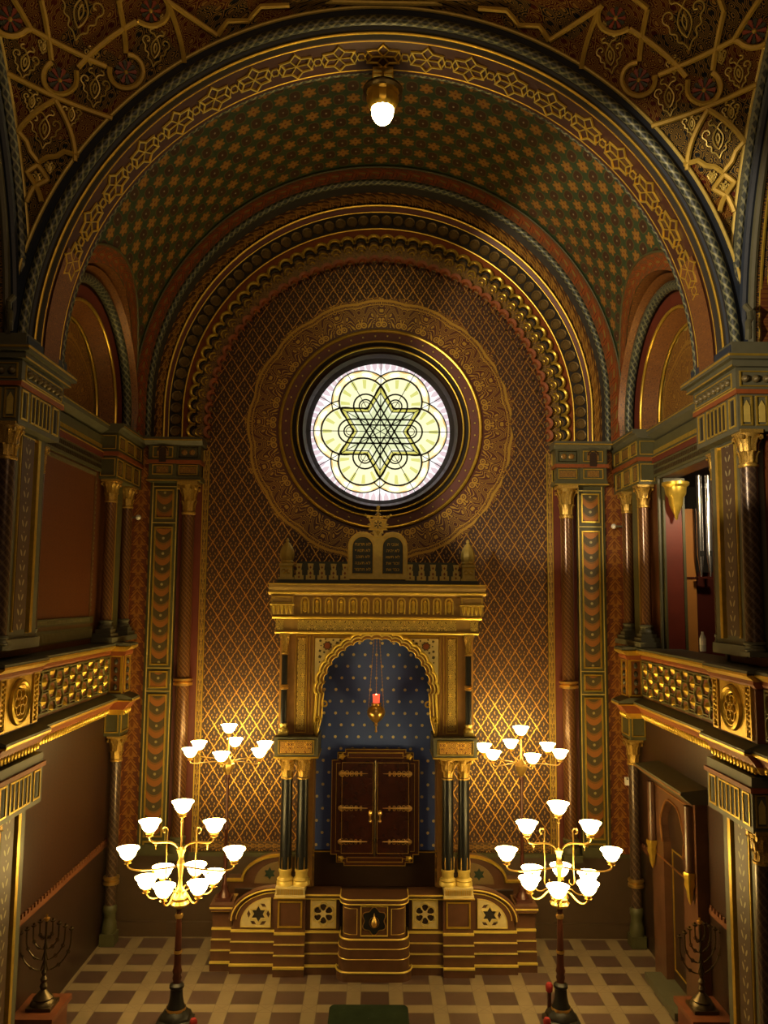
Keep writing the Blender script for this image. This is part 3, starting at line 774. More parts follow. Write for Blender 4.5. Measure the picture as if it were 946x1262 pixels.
for s,side in ((-1,'left'),(1,'right')):
    m_=MB(); nz,nt=60,24; vs=[];uv=[]
    for j in range(nz+1):
        z=9.40+(12.515-9.40)*j/nz
        xf=sqrt(max(0,4.27**2-(z-8.25)**2)); L=math.hypot(4.15-xf,4.38+sqrt(5.07**2-(z-8.25)**2)-9.12)
        for i in range(nt+1): t=i/nt; vs.append(PS(s,t,z)); uv.append(((t-.5)*L,z))
    n=nt+1; m_.add(vs,[(j*n+i,j*n+i+1,(j+1)*n+i+1,(j+1)*n+i) for j in range(nz) for i in range(nt)],0,uv)
    o=struct(m_,'wall_pendentive_'+side,arabred,True)
    m_=MB()
    for pl in STR:
        q=sub(pl,.05); m_.tube([PS(s,t,z,.03) for t,z in q],.032,6)
    for t,z,r in WHEEL: m_.ball(PS(s,t,z,.03),.028,8)
    trim(m_,strapm,True)
    m_=MB(); w=MB()
    for t,z,r in WHEEL:
        c=Vector(PS(s,t,z,.03)); e1=(Vector(PS(s,t+.02,z,.03))-c).normalized(); e2=(Vector(PS(s,t,z+.02,.03))-c); e2=(e2-e1*e2.dot(e1)).normalized()
        for k in range(12):
            a=TAU*(k+.5)/12
            p1=c+(e1*cos(a-.20)+e2*sin(a-.20))*r*.92; p2=c+(e1*cos(a+.20)+e2*sin(a+.20))*r*.92
            nn=e1.cross(e2); nn=nn if nn.y<0 else -nn
            (m_ if k%2 else w).add([c+nn*.01,p1+nn*.01,(p1+p2)/2*1.0+ (p1+p2-2*c).normalized()*.012+nn*.012,p2+nn*.01],[(0,1,2,3)])
    trim(m_,plain('wheel_red_'+side,(.28,.045,.018),.5)); trim(w,plain('wheel_dark_'+side,(.03,.035,.02),.5))
    # scroll sprigs between the straps
    m_=MB()
    for (t0,z0,sc) in ((.307,11.338,.19),(.625,10.82,.20),(.843,11.36,.16),(.185,11.85,.18),(.579,11.93,.27),(.38,11.03,.12),(.79,11.04,.11),(.60,10.30,.075),(.40,10.44,.06),(.44,11.62,.09),(.72,11.56,.075),(.28,12.10,.05)):
        c=Vector(PS(s,t0,z0,.025)); e1=(Vector(PS(s,t0+.02,z0,.025))-c).normalized(); e2=(Vector(PS(s,t0,z0+.02,.025))-c); e2=(e2-e1*e2.dot(e1)).normalized()
        def chk(q,n=2):
            for _ in range(n):
                o_=[q[0]]
                for A_,B_ in zip(q,q[1:]): o_+= [(A_[0]*.75+B_[0]*.25,A_[1]*.75+B_[1]*.25),(A_[0]*.25+B_[0]*.75,A_[1]*.25+B_[1]*.75)]
                q=o_+[q[-1]]
            return q
        for mir in (-1,1):
            for q in ([(0,-1.05),(.16,-.7),(.42,-.62),(.36,-.30),(.66,-.22),(.60,.08),(.88,.30),(.74,.62),(.46,.60),(.40,.36),(.56,.34)],
                      [(0,-.55),(.20,-.30),(.30,.10),(.16,.42),(0,.62)],[(0,.62),(.18,.86),(.42,.84),(.44,1.04),(.24,1.12)],[(0,-.25),(.10,0),(.08,.2),(0,.34)]):
                m_.tube([tuple(c+e1*(mir*px*sc)+e2*(pz*sc)) for px,pz in chk(q)],.0095,5)
    trim(m_,goldp,True)
    # boundary mouldings along the side arch
    Q=[(z,4.38+sqrt(5.07**2-(z-8.25)**2)) for z in [8.2+i*.11 for i in range(40)]]
    for (dx,dy,r,mt) in ((.0,-.02,.022,goldp),(.04,-.10,.06,bluep),(.0,-.21,.055,twist),(.06,-.30,.05,bluep)):
        m_=MB(); m_.tube([(s*(4.14+dx),y+dy,z) for z,y in Q],r,8); trim(m_,mt,True)
    m_=MB(); vs=[];uv=[]
    for i,(z,y) in enumerate(Q):
        for j,dx in enumerate((.16,1.1)): vs.append((s*(4.14+dx),y-.36,z)); uv.append((z,dx))
    m_.add(vs,[(2*i,2*i+1,2*i+3,2*i+2) for i in range(len(Q)-1)],0,uv); trim(m_,mk_arab('side_arch_soffit_'+side,(.022,.018,.022),(.34,.18,.035),5,'uv',.4,.4),True)
    for dx,r in ((.22,.018),(.30,.010),(.78,.02)):
        m_=MB(); m_.tube([(s*(4.14+dx),y-.37,z) for z,y in Q],r,6); trim(m_,gold,True)
    m_=MB(); m_.tube([(s*4.27,y-.35,z) for z,y in Q],.045,8); trim(m_,greyg,True)
# upper ledge under the dome
m_=MB(); m_.box(-4.6,4.6,3.0,9.6,12.56,12.66); struct(m_,'ceiling_ring',arabred)
m_=MB()
for i in range(2): m_.tube([(-4+8*k/40,9.02-.10*i-.02*abs(k-20)/20,12.525) for k in range(41)],.03,8)
trim(m_,goldp,True)

# ------------------------------------------------------------------ crossing piers (upper and lower)
leafm={}
def mk_leafstrip(name,yc,base,fg):
    m=MT(name); x,y,z=m.xyz(); a=(y-yc).abs(); f=((z)/.17).frac()-.5
    u=(a-.045)*.85-(f*.17)*.5; v=(f*.17)*.85+(a-.045)*.5
    lf=ell(u,v,0.0,0.0,.016,.042); dot=ell(a,f,0.0,.42,.010,.07)
    col=m.mix(lf.max(dot),base,fg); return m.done(col,.5,lf*.2)
def crossing_pier(s,z0,z1,lvl):
    side='left' if s<0 else 'right'
    lab={'upper':'%s crossing pier above the gallery, grey green with pale leaf strip'%side,'lower':'%s crossing pier below the gallery with leaf strip and gilt niches'%side}[lvl]
    o=thing('crossing_pier',(s*4.3,9.6,z0),lab,'pier','piers of the front arch')
    m=MB(); m.box(s*4.14,s*4.75,9.22,10.02,z0,z1); m.box(s*4.22,s*4.9,9.10,9.22,z0,z1)
    m.box(s*4.10,s*4.75,9.16,10.06,z0,z0+.12)
    zc=z1-.62 if lvl=='upper' else z1-.60
    m.box(s*4.00,s*4.75,8.92,10.10,zc,z1-.02)
    m.build('pier_body',greyg,o)
    m=MB(); m.box(s*4.115,s*4.15,9.34,9.66,z0+.22,zc-.06)
    nm='leaf_strip_%s_%s'%(side,lvl)
    m.build('leaf_strip',mk_leafstrip(nm,-.10,(.070,.036,.018),(.33,.28,.15)),o)
    m=MB()
    m.box(s*4.09,s*4.14,9.72,9.79,z0+.18,zc-.04); m.box(s*4.12,s*4.14,9.32,9.36,z0+.2,zc-.04)
    m.box(s*4.12,s*4.14,9.32,9.79,zc-.07,zc-.04)
    m.build('gilt_edge',gold,o)
    fr=MB(); nic=MB(); rd=MB()
    fn=FS(s,4.00); ff=FB(8.92)
    fr_z0,fr_z1=zc+.06,zc+.40
    for y0,y1 in ((8.97,9.14),(9.22,9.76),(9.84,10.03)): frame_on(fr,fn,y0,y1,fr_z0,fr_z1,.02,.012)
    for y in (9.33,9.44,9.55,9.66): fr.box(s*3.988,s*4.0,y-.010,y+.010,fr_z0,fr_z1)
    for k in range(3):
        x0=4.03+.17*k; frame_on(fr,lambda a,b,d:(s*a,8.92-d,b),x0,x0+.13,fr_z0,fr_z1,.014,.02)
        nic.plate([(x0+.03,fr_z0+.04),(x0+.10,fr_z0+.04),(x0+.10,fr_z0+.22),(x0+.065,fr_z0+.29),(x0+.03,fr_z0+.22)],[],lambda a,b,d:(s*a,8.915-d,b),.012)
    m=MB()
    for y in (9.055,9.28,9.385,9.495,9.605,9.71,9.935): m.box(s*3.996,s*4.0,y-.03,y+.03,fr_z0+.03,fr_z1-.03); m.cut()
    m.build('dark_slot',dark,o)
    fr.build('gilt_niche_frame',gold,o); nic.build('niche_ornament',goldp,o)
    rd.box(s*3.97,s*4.75,8.88,10.13,zc+.42,zc+.47); rd.build('red_course',orangep,o)
    if lvl=='upper':
        m=MB(); m.box(s*3.98,s*4.75,8.90,10.12,z1-.15,z1+.10); m.box(s*3.92,s*4.75,8.84,10.18,z1+.10,z1+.17); m.box(s*3.86,s*4.75,8.78,10.22,z1+.17,z1+.24)
        m.box(s*3.95,s*4.75,8.90,10.1,z1+.24,z1+.40); m.build('cornice',greyg,o)
        m=MB(); m.box(s*3.855,s*3.865,8.78,10.22,z1+.20,z1+.225); m.box(s*3.915,s*3.925,8.84,10.18,z1+.10,z1+.12); m.box(s*3.97,s*3.98,8.9,10.12,z1-.15,z1-.13)
        m.box(s*3.86,s*4.7,8.77,8.78,z1+.20,z1+.225)
        frame_on(m,fn,9.0,10.05,z1-.12,z1+.06,.014,.03)
        frame_on(m,lambda a,b,d:(s*a,8.90-d,b),4.02,4.5,z1-.12,z1+.06,.014,.02)
        m.build('gilt_edge',gold,o)
        m=MB()
        for k in range(8): m.ball((s*3.965,9.08+.128*k,z1-.03),.045,8)
        m.cut()
        for k in range(3): m.ball((s*(4.08+.12*k),8.885,z1-.03),.045,8)
        m.build('bead_row',plain('bead_bronze_'+side,(.13,.10,.045),.45,.3),o,True)
        m=MB(); m.box(s*3.94,s*3.95,8.92,10.08,z1+.27,z1+.37); m.build('dark_panel',bluep,o)
        # console scroll at the arch foot
        m=MB(); m.tube([(s*4.12,8.86,z1+.42+.0),(s*4.10,8.80,z1+.50),(s*4.12,8.85,z1+.60),(s*4.16,8.88,z1+.66),(s*4.12,8.80,z1+.72),(s*4.10,8.86,z1+.80)],.035,8); m.build('scroll_console',greyg,o,True)
    return o
GZ=4.75   # gallery rail height
for s,side in ((-1,'left'),(1,'right')):
    crossing_pier(s,GZ+.12,8.0,'upper'); crossing_pier(s,0,3.64,'lower')
    column(s*4.14,9.02,GZ+.14,7.40,.095,'pier_column','spiral patterned column at the corner of the %s crossing pier above the gallery'%side,'column','upper corner columns of the crossing piers',(spiral2,gold,greyg),.16,.42,(),.125)
    column(s*4.14,9.02,0,3.06,.095,'pier_column','dark spiral column at the corner of the %s crossing pier below the gallery'%side,'column','lower corner columns of the crossing piers',(spiral2,gold,greyg),.3,.36,(),.125)
    column(s*4.22,10.14,GZ+.14,7.34,.045,'slender_colonnette','slender colonnette at the rear edge of the %s crossing pier above the gallery'%side,'column','slender colonnettes behind the crossing piers',(spiral2,gold,greyg),.2,.34,(),.07)
    # corner columns of the gallery bay
    for Y,wh in ((12.80,'nearer'),(13.66,'farther')):
        column(s*4.20,Y,GZ+.16,7.30,.085,'gallery_column','%s of the two spiral columns standing on the %s gallery rail near the ark wall'%(wh,side),'column','paired spiral columns on the galleries',(spiralm,gold,greyg),.2,.36,(),.13)
    column(s*4.20,13.62,0,3.24,.085,'corner_column','dark spiral column in the %s back corner below the gallery'%side,'column','corner columns below the galleries',(spiral2,gold,olive),.6,.42,(.98,),.13)
    o=thing('column_pedestal',(s*4.22,13.3,GZ+.04),'grey green plinth under the paired columns on the %s gallery'%side,'plinth','plinths of the paired gallery columns')
    m=MB(); m.box(s*4.03,s*4.36,12.60,13.92,GZ+.02,GZ+.10); m.box(s*4.06,s*4.36,12.64,12.98,GZ+.10,GZ+.16); m.box(s*4.06,s*4.36,13.48,13.88,GZ+.10,GZ+.16); m.build('plinth_block',greyg,o)
    m=MB(); m.box(s*4.24,s*4.36,12.98,13.50,GZ+.10,7.6); m.build('pier_strip',olive,o)
    m=MB(); m.box(s*4.22,s*4.24,13.12,13.18,GZ+.3,7.25); m.build('gilt_edge',gold,o)
    # entablature over the pair
    o=thing('gallery_entablature',(s*4.2,13.3,7.30),'panelled green and gold entablature above the paired columns of the %s gallery'%side,'entablature','entablatures over the paired gallery columns')
    m=MB(); m.box(s*4.08,s*4.40,12.62,13.98,7.30,7.66); m.box(s*4.06,s*4.40,12.60,13.98,7.72,8.02); m.build('block_body',olive,o)
    m=MB(); m.box(s*4.04,s*4.40,12.58,13.98,7.66,7.72); m.build('red_course',orangep,o)
    m=MB(); molding(m,s,[(4.06,8.02),(4.02,8.08),(3.97,8.10),(3.97,8.16),(4.4,8.16),(4.4,8.02)],12.56,14.0); m.build('cornice',greyg,o)
    m=MB(); fn=FS(s,4.06)
    for y0,y1 in ((12.64,12.96),(13.02,13.44),(13.50,13.84)):
        frame_on(m,fn,y0,y1,7.76,7.98,.014,.015); frame_on(m,FS(s,4.08),y0,y1,7.34,7.62,.014,.015)
    for x in (4.1,): frame_on(m,lambda a,b,d:(s*a,12.60-d,b),4.09,4.33,7.76,7.98,.012,.012); frame_on(m,lambda a,b,d:(s*a,12.62-d,b),4.1,4.33,7.34,7.62,.012,.012)
    m.box(s*3.965,s*3.97,12.56,14.0,8.11,8.125)
    m.build('gilt_frame',gold,o)
    m=MB()
    for y0,y1 in ((12.70,12.90),(13.08,13.38),(13.56,13.78)): m.box(s*4.05,s*4.06,y0,y1,7.80,7.94); m.cut(); m.box(s*4.07,s*4.08,y0+.04,y1-.04,7.38,7.58); m.cut()
    m.build('carved_panel',arabgy,o)
    # long wall cornice
    m_=MB(); molding(m_,s,[(4.36,7.98),(4.24,8.04),(4.20,8.06),(4.20,8.15),(4.36,8.20)],10.1,12.6); trim(m_,greyg)
    m_=MB(); m_.box(s*4.30,s*4.36,10.1,12.6,7.72,7.96); trim(m_,olive)
    m_=MB(); m_.box(s*4.28,s*4.36,10.1,12.6,7.62,7.72); trim(m_,redp)
    m_=MB(); m_.box(s*4.19,s*4.20,10.1,12.6,8.12,8.135); m_.box(s*4.27,s*4.28,10.1,12.6,7.70,7.715)
    n=64
    for i in range(n): m_.box(s*4.295,s*4.30,10.12+i*2.46/n,10.12+(i+.45)*2.46/n,7.76,7.82)
    trim(m_,gold)
    m_=MB(); m_.box(s*4.30,s*4.36,10.1,12.6,7.40,7.62); trim(m_,olive)
    m_=MB()
    for i in range(52): 
        for z in (7.44,7.53): m_.box(s*4.292,s*4.30,10.12+i*.0475,10.145+i*.0475,z,z+.06)
    trim(m_,bronze)
# left upper panel borders
m_=MB(); fn=FS(-1,4.35)
frame_on(m_,fn,10.30,12.50,5.02,7.36,.05,.012); trim(m_,plain('panel_border_brown',(.12,.06,.02),.5))
m_=MB()
for i in range(58):
    y=10.34+i*2.12/58
    for z in (7.315,5.10): m_.box(-4.335,-4.325,y,y+.018,z,z+.05)
for i in range(26):
    for y in (10.31,12.46): m_.box(-4.335,-4.325,y+.005,y+.03,5.25+i*.078,5.25+i*.078+.035)
for i in range(70): m_.box(-4.335,-4.325,10.2+i*.034,10.212+i*.034,4.86,4.98)
trim(m_,plain('bead_grey_gold',(.22,.19,.09),.5,.3))
m_=MB(); m_.box(-4.345,-4.33,10.1,12.6,5.07,5.17); m_.box(-4.345,-4.33,10.1,12.6,5.0,5.02); m_.box(-4.345,-4.33,10.1,12.6,4.84,5.0); trim(m_,olive)
# right opening reveal
m_=MB(); fn=FS(1,4.35); frame_on(m_,fn,10.16,12.52,4.5,7.42,.06,.03); trim(m_,greyg)

m_=MB(); m_.box(-4.4,-2.0,3.78,3.84,6.4,7.116); m_.box(-4.4,-2.0,3.70,3.84,6.9,6.96); trim(m_,olive)   # unseen plate added to cut the lower edge of the left spot beam
# ------------------------------------------------------------------ gallery parapets
PX=4.15
def parapet(s):
    side='left' if s<0 else 'right'
    o=thing('gallery_parapet',(s*PX,11,3.6),'richly gilt %s gallery parapet with hexagon strapwork and a rosette'%side,'balustrade','gallery parapets')
    # body
    m=MB(); m.box(s*PX,s*4.36,10.0,12.92,3.85,4.62); m.box(s*(PX-.10),s*4.6,8.86,10.0,3.85,4.62); m.box(s*(PX-.02),s*4.6,5.6,8.86,3.85,4.62)
    m.box(s*3.92,s*4.36,12.90,13.22,3.85,4.62); m.box(s*4.2,s*4.36,13.22,14.0,3.85,4.62)
    m.build('parapet_body',plain('parapet_rust_'+side,(.16,.055,.016),.45,.2,.3,10),o)
    rl=MB(); ge=MB(); rr=MB()
    for (y0,y1,x) in ((10.0,12.9,PX),(8.84,10.0,PX-.10),(5.6,8.84,PX-.02),(12.88,13.24,3.92)):
        molding(rl,s,[(x-.10,4.70),(x-.10,4.745),(x-.06,4.76),(4.6,4.76),(4.6,4.70)],y0-.02,y1+.02)
        molding(ge,s,[(x-.02,4.63),(x-.105,4.69),(x-.105,4.715),(4.4,4.715),(4.4,4.63)],y0-.02,y1+.02)
        molding(rr,s,[(x-.005,4.56),(x-.035,4.60),(x-.035,4.64),(4.3,4.64),(4.3,4.56)],y0-.01,y1+.01)
        molding(rl,s,[(x-.0,3.98),(x-.16,3.92),(x-.16,3.88),(4.5,3.88),(4.5,3.98)],y0-.02,y1+.02)
        molding(ge,s,[(x-.155,3.86),(x-.165,3.875),(x-.165,3.895),(4.5,3.895),(4.5,3.86)],y0-.02,y1+.02)
        molding(rr,s,[(x-.13,3.86),(x-.06,3.78),(x-.04,3.74),(4.5,3.74),(4.5,3.86)],y0-.02,y1+.02)
        molding(ge,s,[(x-.03,3.74),(x+.02,3.66),(4.5,3.66),(4.5,3.74)],y0,y1)
    rl.build('grey_rail',greyg,o); ge.build('gilt_moulding',gold,o); rr.build('rust_moulding',orangep,o)
    dr=MB()
    for (y0,y1,x) in ((10.05,12.86,PX),(8.86,9.98,PX-.10),(6.6,8.8,PX-.02),(12.92,13.2,3.92)):
        n=int((y1-y0)/.085); dr.cut()
        for i in range(n):
            y=y0+(i+.5)*(y1-y0)/n; dr.ball((s*(x-.03),y,3.72),.034,8,sz=1.5); dr.ball((s*(x+.01),y+.04,3.66),.022,6)
    dr.build('leaf_drops',gold,o,True)
    # hexagon strapwork
    def hexa(y0,y1,x,z0=4.02,z1=4.56):
        fn=FS(s,x); st=MB(); nb=MB()
        bk=MB(); bk.box(s*(x-.004),s*x,y0,y1,z0,z1); bk.build('strapwork_ground',orangep,o)
        H=z1-z0; W=.50; n=int(round((y1-y0)/W)); W=(y1-y0)/n; w=W*.5
        def clip(p): return (min(max(p[0],y0),y1),min(max(p[1],z0),z1))
        for i in range(-1,2*n+1):
            cx_=y0+w*(i+.5); 
            for j in range(3):
                cz=z0+H/2+(j-1)*H*.44+(0 if i%2==0 else H*.22)
                hx=[(cx_-w*.62,cz),(cx_-w*.34,cz+H*.19),(cx_+w*.34,cz+H*.19),(cx_+w*.62,cz),(cx_+w*.34,cz-H*.19),(cx_-w*.34,cz-H*.19)]
                if y0+.03<cx_<y1-.03 and z0+.03<cz<z1-.03:
                    st.strip([clip(p) for p in hx],.024,fn,.028,0,True)
                    nb.add([fn(cx_-w*.34,cz,.006),fn(cx_-w*.2,cz+H*.10,.006),fn(cx_+w*.2,cz+H*.10,.006),fn(cx_+w*.34,cz,.006),fn(cx_+w*.2,cz-H*.10,.006),fn(cx_-w*.2,cz-H*.10,.006),fn(cx_,cz,.045)],[(k,(k+1)%6,6) for k in range(6)])
        for i in range(1,2*n):
            a=y0+w*i; 
            st.strip([(a,z0),(a,z0+.05)],.02,fn,.026); st.strip([(a,z1-.05),(a,z1)],.02,fn,.026)
        frame_on(st,fn,y0,y1,z0,z1,.022,.03)
        st.build('hexagon_strapwork',plain('strap_green_gold_'+side+str(int(y0*10)),(.16,.15,.055),.4,.4,.3,14),o); nb.build('gilt_bosses',gold,o)
    hexa(10.04,12.84,PX); hexa(6.6,8.78,PX-.02)
    # rosette bay
    fn=FS(s,PX-.10); fr=MB(); yc,zc=9.42,4.29
    def cc(r,n=40): return [(yc+r*cos(TAU*i/n),zc+r*sin(TAU*i/n)) for i in range(n)]
    fr.plate([(9.10,4.0),(9.74,4.0),(9.74,4.58),(9.10,4.58)],[cc(.262)],fn,.015)
    for y in (8.93,9.79):
        frame_on(fr,fn,y,y+.14,4.0,4.58,.02,.025); fr.box(s*(PX-.115),s*(PX-.1),y+.045,y+.095,4.04,4.54)
        for k in range(9): fr.ball((s*(PX-.125),y+.07,4.06+k*.055),.02,6)
    fr.build('gilt_bay_frame',gold,o,True)
    rs=MB(); P_=lambda r,d:(r,d)
    vs=[];prof=[(.255,.0),(.25,.05),(.225,.06),(.21,.04),(.19,.045),(.175,.02),(.16,.015)]
    for i in range(40):
        for r,d in prof: vs.append(fn(yc+r*cos(TAU*i/40),zc+r*sin(TAU*i/40),d))
    n=len(prof); rs.add(vs,[(i*n+j,((i+1)%40)*n+j,((i+1)%40)*n+j+1,i*n+j+1) for i in range(40) for j in range(n-1)])
    for k in range(6):
        a=TAU*k/6; rs.strip([(yc+.10*cos(a)+.055*cos(TAU*i/12),zc+.10*sin(a)+.055*sin(TAU*i/12)) for i in range(12)],.018,fn,.04,0,True)
    rs.strip([(yc+.035*cos(TAU*i/10),zc+.035*sin(TAU*i/10)) for i in range(10)],.016,fn,.05,0,True)
    rs.build('rosette',gold,o,True)
    m=MB(); m.plate(cc(.165,30),[],fn,.004); m.build('rosette_ground',dark,o)
    # end pier facing the nave: small arched panel
    m=MB(); f2=FB(12.90); fx=lambda a,b,d:(s*a,12.90-d,b)
    frame_on(m,fx,3.95,4.14,4.0,4.56,.02,.02); m.box(s*3.925,s*3.945,12.88,12.90,3.98,4.58)
    frame_on(m,FS(s,3.92),12.93,13.19,4.0,4.56,.02,.02); m.build('gilt_bay_frame',gold,o)
    m=MB()
    for k in range(4): m.ball((s*4.045,12.895,4.08+k*.13),.035,8,sz=1.4); m.ball((s*3.918,13.06,4.08+k*.13),.035,8,sz=1.4)
    m.build('niche_ornament',plain('niche_dark_'+side,(.04,.035,.02),.5,.3),o,True)
    o2=thing('corner_impost',(s*4.24,13.62,3.24),'small green and gold block on the %s back corner column under the gallery'%side,'impost','impost blocks of the corner columns')
    m=MB(); m.box(s*4.10,s*4.36,13.40,13.86,3.245,3.64); m.build('impost_block',olive,o2)
    m=MB(); frame_on(m,lambda a,b,d:(s*a,13.40-d,b),4.12,4.34,3.30,3.62,.018,.015); frame_on(m,FS(s,4.10),13.44,13.84,3.30,3.62,.018,.015); m.build('gilt_frame',gold,o2)
    return o
for s in (-1,1): parapet(s)
# gallery room behind the right opening
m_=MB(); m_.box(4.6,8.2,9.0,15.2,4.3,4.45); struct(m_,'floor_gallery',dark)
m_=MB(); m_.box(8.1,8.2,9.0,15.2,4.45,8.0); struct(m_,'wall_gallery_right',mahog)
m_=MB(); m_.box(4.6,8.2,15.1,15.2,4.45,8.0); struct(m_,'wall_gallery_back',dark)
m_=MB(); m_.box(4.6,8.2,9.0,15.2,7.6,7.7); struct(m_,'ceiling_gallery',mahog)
o=thing('red_wall_pier',(4.53,12.52,4.5),'dark red pier with a gilt hanging bracket just inside the right gallery opening','pier')
m=MB(); m.box(4.40,4.66,12.42,12.62,4.45,7.36); m.build('pier_body',plain('pier_deep_red',(.14,.020,.009),.45,0,.3,4),o)
m=MB(); m.box(4.37,4.40,12.40,12.62,4.45,7.36); m.box(4.66,4.70,12.40,12.62,4.45,7.36); m.box(4.37,4.70,12.38,12.42,7.27,7.36); m.build('pier_edge',olive,o)
m=MB(); m.lathe([(.001,6.72),(.02,6.74),(.03,6.80),(.05,6.84),(.10,6.96),(.11,7.06),(.15,7.12),(.16,7.22),(.20,7.26),(.20,7.30)],(4.53,12.30,-.02),20); m.build('gilt_bracket',gold,o,True)
o=thing('organ_case',(5.1,13.4,4.45),'amber wooden organ case glowing in the right gallery','organ case')
m=MB(); m.box(4.86,5.16,13.20,14.2,4.45,6.98); m.build('case_body',wood,o)
m=MB(); m.box(5.16,6.3,13.32,14.2,4.45,5.95); m.build('dark_side_panel',mahog,o)
m=MB(); m.box(4.85,5.17,13.18,13.20,5.84,5.87); m.box(4.85,4.88,13.17,13.2,4.45,6.98); m.build('case_moulding',mahog,o)
for k,(x,y) in enumerate(((5.17,13.02),(5.31,13.0))):
    o=thing('organ_pipe',(x,y,5.86),['tall tin organ pipe in front of the amber case, the left of two','tin organ pipe half hidden behind the right crossing pier'][k],'organ pipe','organ pipes in the right gallery')
    m=MB(); m.lathe([(.012,5.86),(.050,6.18),(.054,6.22),(.054,7.50),(.048,7.50),(.045,7.4)],(x,y,0),18); m.build('pipe_body',pipe,o,True)
    m=MB(); m.box(x-.028,x+.028,y-.062,y-.05,6.20,6.28); m.build('pipe_mouth',blackp,o)
    m=MB(); m.box(x-.07,x+.07,y-.07,y+.07,5.84,5.87); m.build('pipe_rack',mahog,o)
DOME,NAVE,SPOTW,WORLD,EXPO=60,15,3200,.004,0.0
# ================================================================== THE ARK
AY=12.70
ark=thing('torah_ark',(0,13.4,1.0),'tall gilt and brown marble ark with dark double doors, blue starry niche and black columns','ark')
m=MB()                                                     # body block with the opening
arcN=17; lob=[]
zA,RA=4.02,.82
opening=[(-.95,1.15),(-.95,3.42),(-.90,3.50),(-.865,3.60),(-.86,3.70)]
def lobed(R,r,n=arcN,z=zA):
    o=[]; st=pi/n
    for i in range(n):
        a0=pi-st*(i+.5); cx_,cz_=R*cos(a0),z+R*sin(a0)
        for k in range(7):
            b=a0+pi/2-pi*k/6
            tt,rr_=r*sin(b-a0),r*cos(b-a0)*.55+.022
            o.append((cx_+rr_*cos(a0)-tt*sin(a0),cz_+rr_*sin(a0)+tt*cos(a0)))
    return o
lo=lobed(RA-.03,.080)
opening+= [(-.83,3.80),(-.85,3.88)]+lo+[(.85,3.88),(.83,3.80),(.86,3.70),(.865,3.60),(.90,3.50),(.95,3.42),(.95,1.15)]
m.plate([(-1.03,1.15)]+[(-1.03,4.93),(1.03,4.93),(1.03,1.15)]+opening[::-1],[],lambda a,b,d:(a,12.84+d,b),.30)
m.box(-1.50,-1.03,12.84,14.05,3.39,4.95); m.box(1.03,1.50,12.84,14.05,3.39,4.95); m.box(-1.50,1.50,12.84,14.05,4.93,5.2)
m.box(-1.12,-.95,13.0,14.05,1.0,3.40); m.box(.95,1.12,13.0,14.05,1.0,3.40)
m.box(-1.03,-.96,13.14,14.05,3.4,4.95); m.box(.96,1.03,13.14,14.05,3.4,4.95)
m.build('ark_body',plain('ark_brown_gilt',(.36,.19,.055),.42,.25,.25,10),ark)
def mk_niche():
    m=MT('blue_starry_niche'); x,y,z=m.xyz(); s=.186
    r=(z/s+.31).floor(); fz=(z/s+.31).frac()-.5; fx=((x/s)+r*.5).frac()-.5
    d=(fx*fx+fz*fz).sqrt(); n=m.noise(3,3)
    col=m.mix(n,(.075,.125,.42),(.10,.165,.52))
    return m.done(m.mix(d.lt(.125),col,(.75,.66,.34)),.6,0,spec=.2)
m=MB(); m.box(-.97,.97,13.42,13.5,1.52,5.0); m.build('starry_niche',mk_niche(),ark)
m=MB(); m.box(-1.0,1.0,13.38,13.55,.985,1.52); m.box(-1.0,1.0,13.36,13.4,1.46,1.52); m.build('marble_dado',marbd,ark)
m=MB()
for x in (-1,1):
    for z in (1.34,1.55,1.62): m.box(x*.93,x*1.14,12.98,13.02,z,z+.025)
    m.box(x*.945,x*.96,12.985,13.0,1.7,3.36); m.box(x*1.1,x*1.115,12.985,13.0,1.7,3.36)
m.box(-1.0,1.0,13.355,13.36,1.5,1.515)
m.build('gilt_lines',gold,ark)
# multifoil mouldings
fA=lambda off:(lambda a,b,d:(a,12.84-off-d,b))
op3=[p for p in opening if p[1]>3.44]
for k,(ex,rad,Yo,mat,nm) in enumerate(((0,.013,12.835,arkg,'inner_foil_moulding'),(.05,.014,12.815,goldp,'middle_foil_moulding'),(.10,.020,12.80,arkg,'outer_foil_moulding'))):
    m=MB()
    lo2=lobed(RA-.03+ex,.080+ex*.09) 
    pts=[(-.90-ex*.3,3.42),(-.84-ex,3.66),(-.83-ex,3.88)]+lo2+[(.83+ex,3.88),(.84+ex,3.66),(.90+ex*.3,3.42)]
    m.tube([(a,Yo,b) for a,b in pts],rad,7); m.build(nm,mat,ark,True)
m=MB()
bdo=lobed(RA+.075,.09); pl=[(-.95,3.42),(-.96,3.9)]+bdo+[(.96,3.9),(.95,3.42)]
m.plate([(-.94,3.42)]+[(-.95,3.88)]+bdo+[(.95,3.88),(.94,3.42)]+op3[::-1],[],fA(0),.02); m.build('foil_band',plain('foil_band_bronze',(.30,.15,.035),.4,.5,.3,12),ark)
m=MB()
for x in (-1,1):
    pts=[]; 
    for k in range(20): a=k/19*7.5; r=.055*(1-k/24); pts.append((x*(.90+r*cos(a)*-1),12.79,3.62+r*sin(a)))
    m.tube(pts,.016,6); 
    pts=[]
    for k in range(20): a=k/19*7.5; r=.06*(1-k/24); pts.append((x*(.80+r*cos(a)),12.84,3.90+r*sin(a)-.05))
    m.tube(pts,.014,6)
    m.tube([(x*.93,12.79,3.58),(x*.93,12.79,3.45),(x*.90,12.79,3.36),(x*.91,12.8,3.28)],.02,6,rs=[.022,.028,.022,.008])
m.build('scroll_ends',gold,ark,True)
